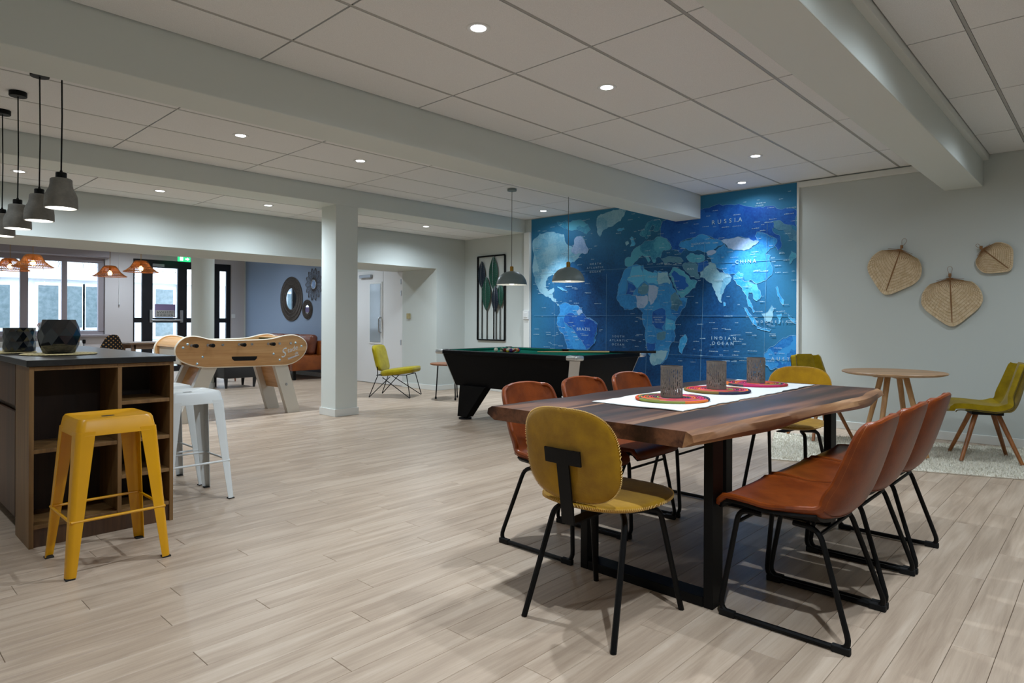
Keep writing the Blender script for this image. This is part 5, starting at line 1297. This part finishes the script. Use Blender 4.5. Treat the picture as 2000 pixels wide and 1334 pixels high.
tag(mb.build('hanging_twigs', M['twig'], None, fix=False), 'dry creeper twigs hanging down outside the window', 'twigs', kind='stuff')

# radiator under the window
rd = thing('radiator', 'white panel radiator under the window', 'radiator', (2.6, YR-.02, .12))
MB().rbox(-.9, .9, -.10, -.03, 0, .60, .008).build('panel', M['white'], rd, smooth=False)
for k in range(30): MB().box(-.87+k*.06, -.83+k*.06, -.108, -.10, .04, .56).build('fin', M['white'], rd, smooth=False)
MB().tube([(.94, -.06, .60), (.94, -.06, -.1)], .010, 6).build('pipe', M['steel'], rd)
MB().rbox(.92, .97, -.085, -.035, .54, .62, .012).build('valve', M['black'], rd)

# ------------------------------------------------------------------ woven pendants over the lounge tables
M['rattan'] = mat('rattan', S(206, 132, 58), .6, var=(30, S(168, 98, 38)))
M['warm_bulb'] = emission('warm_bulb', (1, .66, .30, 1), 26)
def hat(u):   # profile from crown to brim
    return interp([(.03,.185),(.075,.182),(.105,.160),(.125,.125),(.150,.085),(.190,.045),(.235,.012),(.258,0)], u)
def make_hat():
    t = thing('woven_pendant', 'x', 'pendant lamp', (0,0,0), 0, 'rattan pendants in the back lounge')
    mb = MB()
    for d in (1, -1):
        for k in range(44):
            a0 = 2*PI*k/44; pts = []
            for i in range(15):
                r, z = hat(i/14); a = a0 + d*1.15*(i/14); pts.append((r*math.cos(a), r*math.sin(a), z+.002*d))
            mb.tube(pts, .0032, 4)
    tag(mb.build('woven_shade', M['rattan'], t, fix=False), kind='stuff')
    for u in (0, .3, .62, 1.0):
        r, z = hat(u); MB().tube([(r*math.cos(2*PI*i/40), r*math.sin(2*PI*i/40), z) for i in range(40)], .0055, 5, closed=True).build('hoop', M['rattan'], t)
    MB().lathe([(0,.01),(.028,.03),(.034,.058),(.022,.09),(0,.10)], 16).build('bulb', M['warm_bulb'], t)
    MB().lathe([(0,.10),(.02,.10),(.02,.19),(0,.19)], 14).build('lamp_holder', M['brass'], t)
    MB().tube([(0,0,.19), (0,0,2.75-1.93)], .004, 6).build('cord', M['brass'], t)
    light('POINT', t, (0,0,.05), 26.0, (1, .66, .34), .03)
    return t
hp = make_hat()
for i, (x, y, z, lab) in enumerate(((2.12, 12.0, 1.935, 'rattan hat-shaped pendant nearest the window centre, largest of its pair'), (2.0, 13.0, 1.93, 'rattan hat-shaped pendant cut by the picture edge'), (3.39, 13.0, 1.905, 'rattan hat-shaped pendant with glaring bulb beside the window frame'), (3.58, 12.0, 1.945, 'rattan hat-shaped pendant in front of the glazed door'))):
    o = hp if i == 0 else copy_tree(hp)
    o.location = (x, y, z); o['label'] = lab

# bistro table and chairs under them
M['taupe_wood'] = wood('taupe_wood', S(110, 86, 68), S(140, 112, 90), S(160, 132, 108), 'X', 3, rough=.5)
bt = thing('lounge_table', 'taupe wooden table in the lounge before the glazed door', 'table', (3.85, 12.55, 0))
MB().rbox(-.38, .38, -.36, .36, .725, .755, .006).build('table_top', M['taupe_wood'], bt, smooth=False)
for sx in (-1, 1):
    for sy in (-1, 1): MB().rbox(sx*.30-.03, sx*.30+.03, sy*.28-.03, sy*.28+.03, 0, .725, .004).build('leg', M['taupe_wood'], bt, smooth=False)
MB().rbox(-.30, .30, -.31, -.28, .64, .722, .003).build('apron', M['taupe_wood'], bt, smooth=False); MB().rbox(-.30, .30, .28, .31, .64, .722, .003).build('apron', M['taupe_wood'], bt, smooth=False)
def dotted():
    m = bpy.data.materials.new('black_gold_dotted_fabric'); m.use_nodes = True; nt = m.node_tree; N = nt.nodes; L = nt.links; p = N['Principled BSDF']
    tc = N.new('ShaderNodeTexCoord'); mp = N.new('ShaderNodeMapping'); mp.inputs['Scale'].default_value = (22, 22, 22); mp.inputs['Rotation'].default_value = (0, PI/4, 0); L.new(tc.outputs['Object'], mp.inputs[0])
    ck = N.new('ShaderNodeTexChecker'); ck.inputs['Scale'].default_value = 1.0; ck.inputs['Color1'].default_value = S(16, 18, 24); ck.inputs['Color2'].default_value = S(150, 116, 70)
    fr = N.new('ShaderNodeVectorMath'); fr.operation = 'FRACTION'; L.new(mp.outputs[0], fr.inputs[0])
    ds = N.new('ShaderNodeVectorMath'); ds.operation = 'DISTANCE'; ds.inputs[1].default_value = (.5, .5, .5)
    sp = N.new('ShaderNodeSeparateXYZ'); L.new(fr.outputs[0], sp.inputs[0]); cb = N.new('ShaderNodeCombineXYZ'); L.new(sp.outputs[0], cb.inputs[0]); cb.inputs[1].default_value = .5; L.new(sp.outputs[2], cb.inputs[2]); L.new(cb.outputs[0], ds.inputs[0])
    rp = N.new('ShaderNodeValToRGB'); rp.color_ramp.interpolation = 'CONSTANT'; rp.color_ramp.elements[0].color = S(170, 128, 74); rp.color_ramp.elements[1].color = S(16, 18, 24); rp.color_ramp.elements[1].position = .24
    L.new(ds.outputs['Value'], rp.inputs[0]); L.new(rp.outputs[0], p.inputs['Base Color']); p.inputs['Roughness'].default_value = .9
    return m
M['dots'] = dotted()
bc = thing('bistro_chair', 'black chair with gold dotted rounded back in the lounge', 'chair', (3.19, 12.05, 0), 0)
MB().sheet(lambda u, v: Vector(((u-.5)*.36*(1-.25*max(0, v-.55)**2*4), -.02+.09*(2*u-1)**2, .48 + .42*v - .16*(abs(2*u-1)**3)*v)), 20, 10, .035).build('backrest', M['dots'], bc, angle=60)
MB().rbox(-.21, .21, 0.0, .42, .43, .48, .02).build('seat', M['dots'], bc)
for sx in (-.17, .17):
    for sy in (.04, .38): MB().tube([(sx*.9, sy, .44), (sx*1.1, sy, 0)], [.016, .011], 8).build('leg', M['blackmatt'], bc)

# ------------------------------------------------------------------ mirrors on the blue wall
M['mirror'] = mat('mirror_glass', S(225, 232, 238), .03, metal=1.0)
M['grey_wicker'] = mat('grey_wicker', S(92, 84, 78), .8, var=(40, S(66, 60, 56)))
XB = XC-.0065
def wicker_mirror(y, z, ro, ri, n, label):
    t = thing('round_mirror', label, 'mirror', (XB, y, z), 0, 'wicker mirrors on the blue wall')
    T = Matrix.Rotation(-PI/2, 4, 'Y')
    MB().lathe([(ri,.012),(ro,.006),(ro,0),(ri,0),(ri,.012)], 56).xf(T).build('frame_backing', M['grey_wicker'], t, angle=30)
    mb = MB()
    for k in range(n):
        a = 2*PI*k/n; c, s = math.cos(a), math.sin(a); mb.tube([(-.016, ri*c, ri*s), (-.010, ro*c, ro*s)], .0035, 4)
    tag(mb.build('wicker_spokes', M['grey_wicker'], t, fix=False), kind='stuff')
    for f in (0, .33, .66, 1):
        r = ri+(ro-ri)*f; MB().tube([(-.015, r*math.cos(2*PI*i/48), r*math.sin(2*PI*i/48)) for i in range(48)], .006, 5, closed=True).build('wicker_ring', M['grey_wicker'], t)
    MB().lathe([(0,.010),(ri+.004,.010),(ri+.004,.004),(0,.004)], 48).xf(T).build('mirror_glass', M['mirror'], t)
wicker_mirror(13.08, 1.605, .475, .235, 96, 'large round mirror with broad grey wicker frame on the blue wall')
wicker_mirror(12.40, 1.372, .20, .10, 56, 'small round mirror with grey wicker frame below the sunburst mirror')
sb = thing('sunburst_mirror', 'petal-shaped sunburst mirror beside the square pillar', 'mirror', (XB, 12.14, 1.885))
for k in range(14):
    a = 2*PI*k/14; c, s = math.cos(a), math.sin(a); mb = MB()
    for w in (-.055, -.03, 0, .03, .055):
        pts = []
        for i in range(9):
            u = i/8; r = .10+.24*u; q = w*math.sin(PI*u)**.7*1.15; pts.append((-.012, r*c-q*s, r*s+q*c))
        mb.tube(pts, .0032, 4)
    mb.build('petal', M['grey_wicker'], sb, fix=False)
MB().lathe([(0,.014),(.085,.014),(.085,.008),(0,.008)], 32).xf(Matrix.Rotation(-PI/2, 4, 'Y')).build('mirror_glass', mat('dark_mirror', S(40, 50, 64), .05, metal=1.0), sb)
MB().tube([(-.014, .092*math.cos(2*PI*i/32), .092*math.sin(2*PI*i/32)) for i in range(32)], .009, 6, closed=True).build('rim', M['steel'], sb)

# ------------------------------------------------------------------ sofa, pillow, ottoman, stool
M['sofa_leather'] = mat('tan_leather', S(150, 78, 26), .4, var=(5, S(126, 62, 20)))
M['cush_leather'] = mat('brown_leather', S(120, 66, 44), .35, var=(5, S(98, 52, 36)))
so = thing('sofa', 'tan leather sofa with brown back cushions against the blue wall', 'sofa', (6.42, 12.5, 0))
SO = so.location
MB().rbox(5.98, 6.78, 11.60, 13.45, .19, .38, .02).build('base', M['sofa_leather'], so, org=SO)
for a, b in ((11.46, 11.60), (13.45, 13.59)): MB().rbox(6.0, 6.79, a, b, .18, .455, .02).build('arm', M['sofa_leather'], so, org=SO)
MB().rbox(6.64, 6.79, 11.60, 13.45, .38, .74, .03).build('back', M['sofa_leather'], so, org=SO)
for k in range(3):
    y0 = 11.61+.612*k
    MB().rbox(5.98, 6.62, y0, y0+.605, .382, .47, .03, 3).build('seat_cushion', M['sofa_leather'], so, org=SO)
    mb = MB().rbox(-.08, .08, -.295, .295, -.20, .20, .07, 4); mb.xf(Matrix.Translation((6.53, y0+.30, .665)) @ Matrix.Rotation(.18, 4, 'Y')); mb.build('back_cushion', M['cush_leather'], so, org=SO)
for x in (6.08, 6.70):
    for y in (11.55, 13.50): MB().rbox(x-.025, x+.025, y-.025, y+.025, 0, .18, .004).build('leg', M['blackmatt'], so, org=SO, smooth=False)
pw = MB(); pw.rbox(-.05, .05, -.20, .20, -.16, .16, .045, 4).xf(Matrix.Translation((6.29, 11.84, .64)) @ Matrix.Rotation(.35, 4, 'Y') @ Matrix.Rotation(.2, 4, 'X'))
tag(pw.build('throw_pillow', mat('yellow_cotton', S(196, 160, 26), .9)), 'yellow throw pillow on the leather sofa', 'pillow')
M['charcoal'] = mat('charcoal_velvet', S(44, 44, 46), .9, sheen=.3)
ot = thing('ottoman', 'charcoal upholstered ottoman behind the table football', 'ottoman', (4.78, 11.15, 0))
MB().rbox(-.285, .285, -.27, .27, .165, .385, .025, 3).build('body', M['charcoal'], ot)
for sx in (-1, 1):
    for sy in (-1, 1): MB().tube([(sx*.245, sy*.23, .17), (sx*.235, sy*.22, 0)], [.035, .020], 8).build('leg', M['charcoal'], ot)
M['redwood'] = mat('reddish_wood', S(112, 52, 28), .5)
ws = thing('wooden_stool', 'low stool with thin reddish wooden legs behind the ottoman', 'stool', (5.02, 12.35, 0))
MB().rbox(-.21, .21, -.21, .21, .42, .46, .012).build('seat', M['charcoal'], ws)
for sx in (-1, 1):
    for sy in (-1, 1): MB().tube([(sx*.18, sy*.18, .42), (sx*.20, sy*.20, 0)], [.018, .012], 8).build('leg', M['redwood'], ws)
# blind chain between window and door
bcn = thing('blind_chain', 'thin blind cord hanging on the wall beside the glazed door', 'cord', (4.18, YR-.02, 1.5))
MB().tube([(0, 0, -.04), (0, 0, 1.0)], .006, 6).build('chain', M['white'], bcn); MB().lathe([(0,-.07),(.014,-.06),(.010,-.02),(0,-.01)], 10).build('weight', M['steel'], bcn)
sk = thing('wall_socket', 'small white switch box beside the black sidelight', 'switch', (6.56, YR, 1.24))
MB().rbox(-.04, .04, -.03, 0, -.05, .05, .005).build('switch_plate', M['white'], sk, smooth=False)
# no-smoking sticker on the window pane
stk = thing('window_sticker', 'small round red no-smoking sticker low on the window pane', 'sticker', (2.86, YR+.084, 1.03))
M['sticker_red'] = mat('sticker_red', S(150, 40, 44), .6)
MB().lathe([(0,0),(.055,0),(.055,.002),(0,.002)], 28).xf(Matrix.Rotation(PI/2, 4, 'X')).build('disc', M['white'], stk)
MB().tube([(.05*math.cos(2*PI*i/28), -.003, .05*math.sin(2*PI*i/28)) for i in range(28)], .005, 5, closed=True).build('ring', M['sticker_red'], stk)
MB().bar((-.033, -.004, .033), (.033, -.004, -.033), .004, .009, up=(1, 0, 1)).build('slash', M['sticker_red'], stk, smooth=False)
MB().box(-.03, .025, -.0035, -.002, -.006, .006).build('cigarette', M['dark_print'], stk, smooth=False)
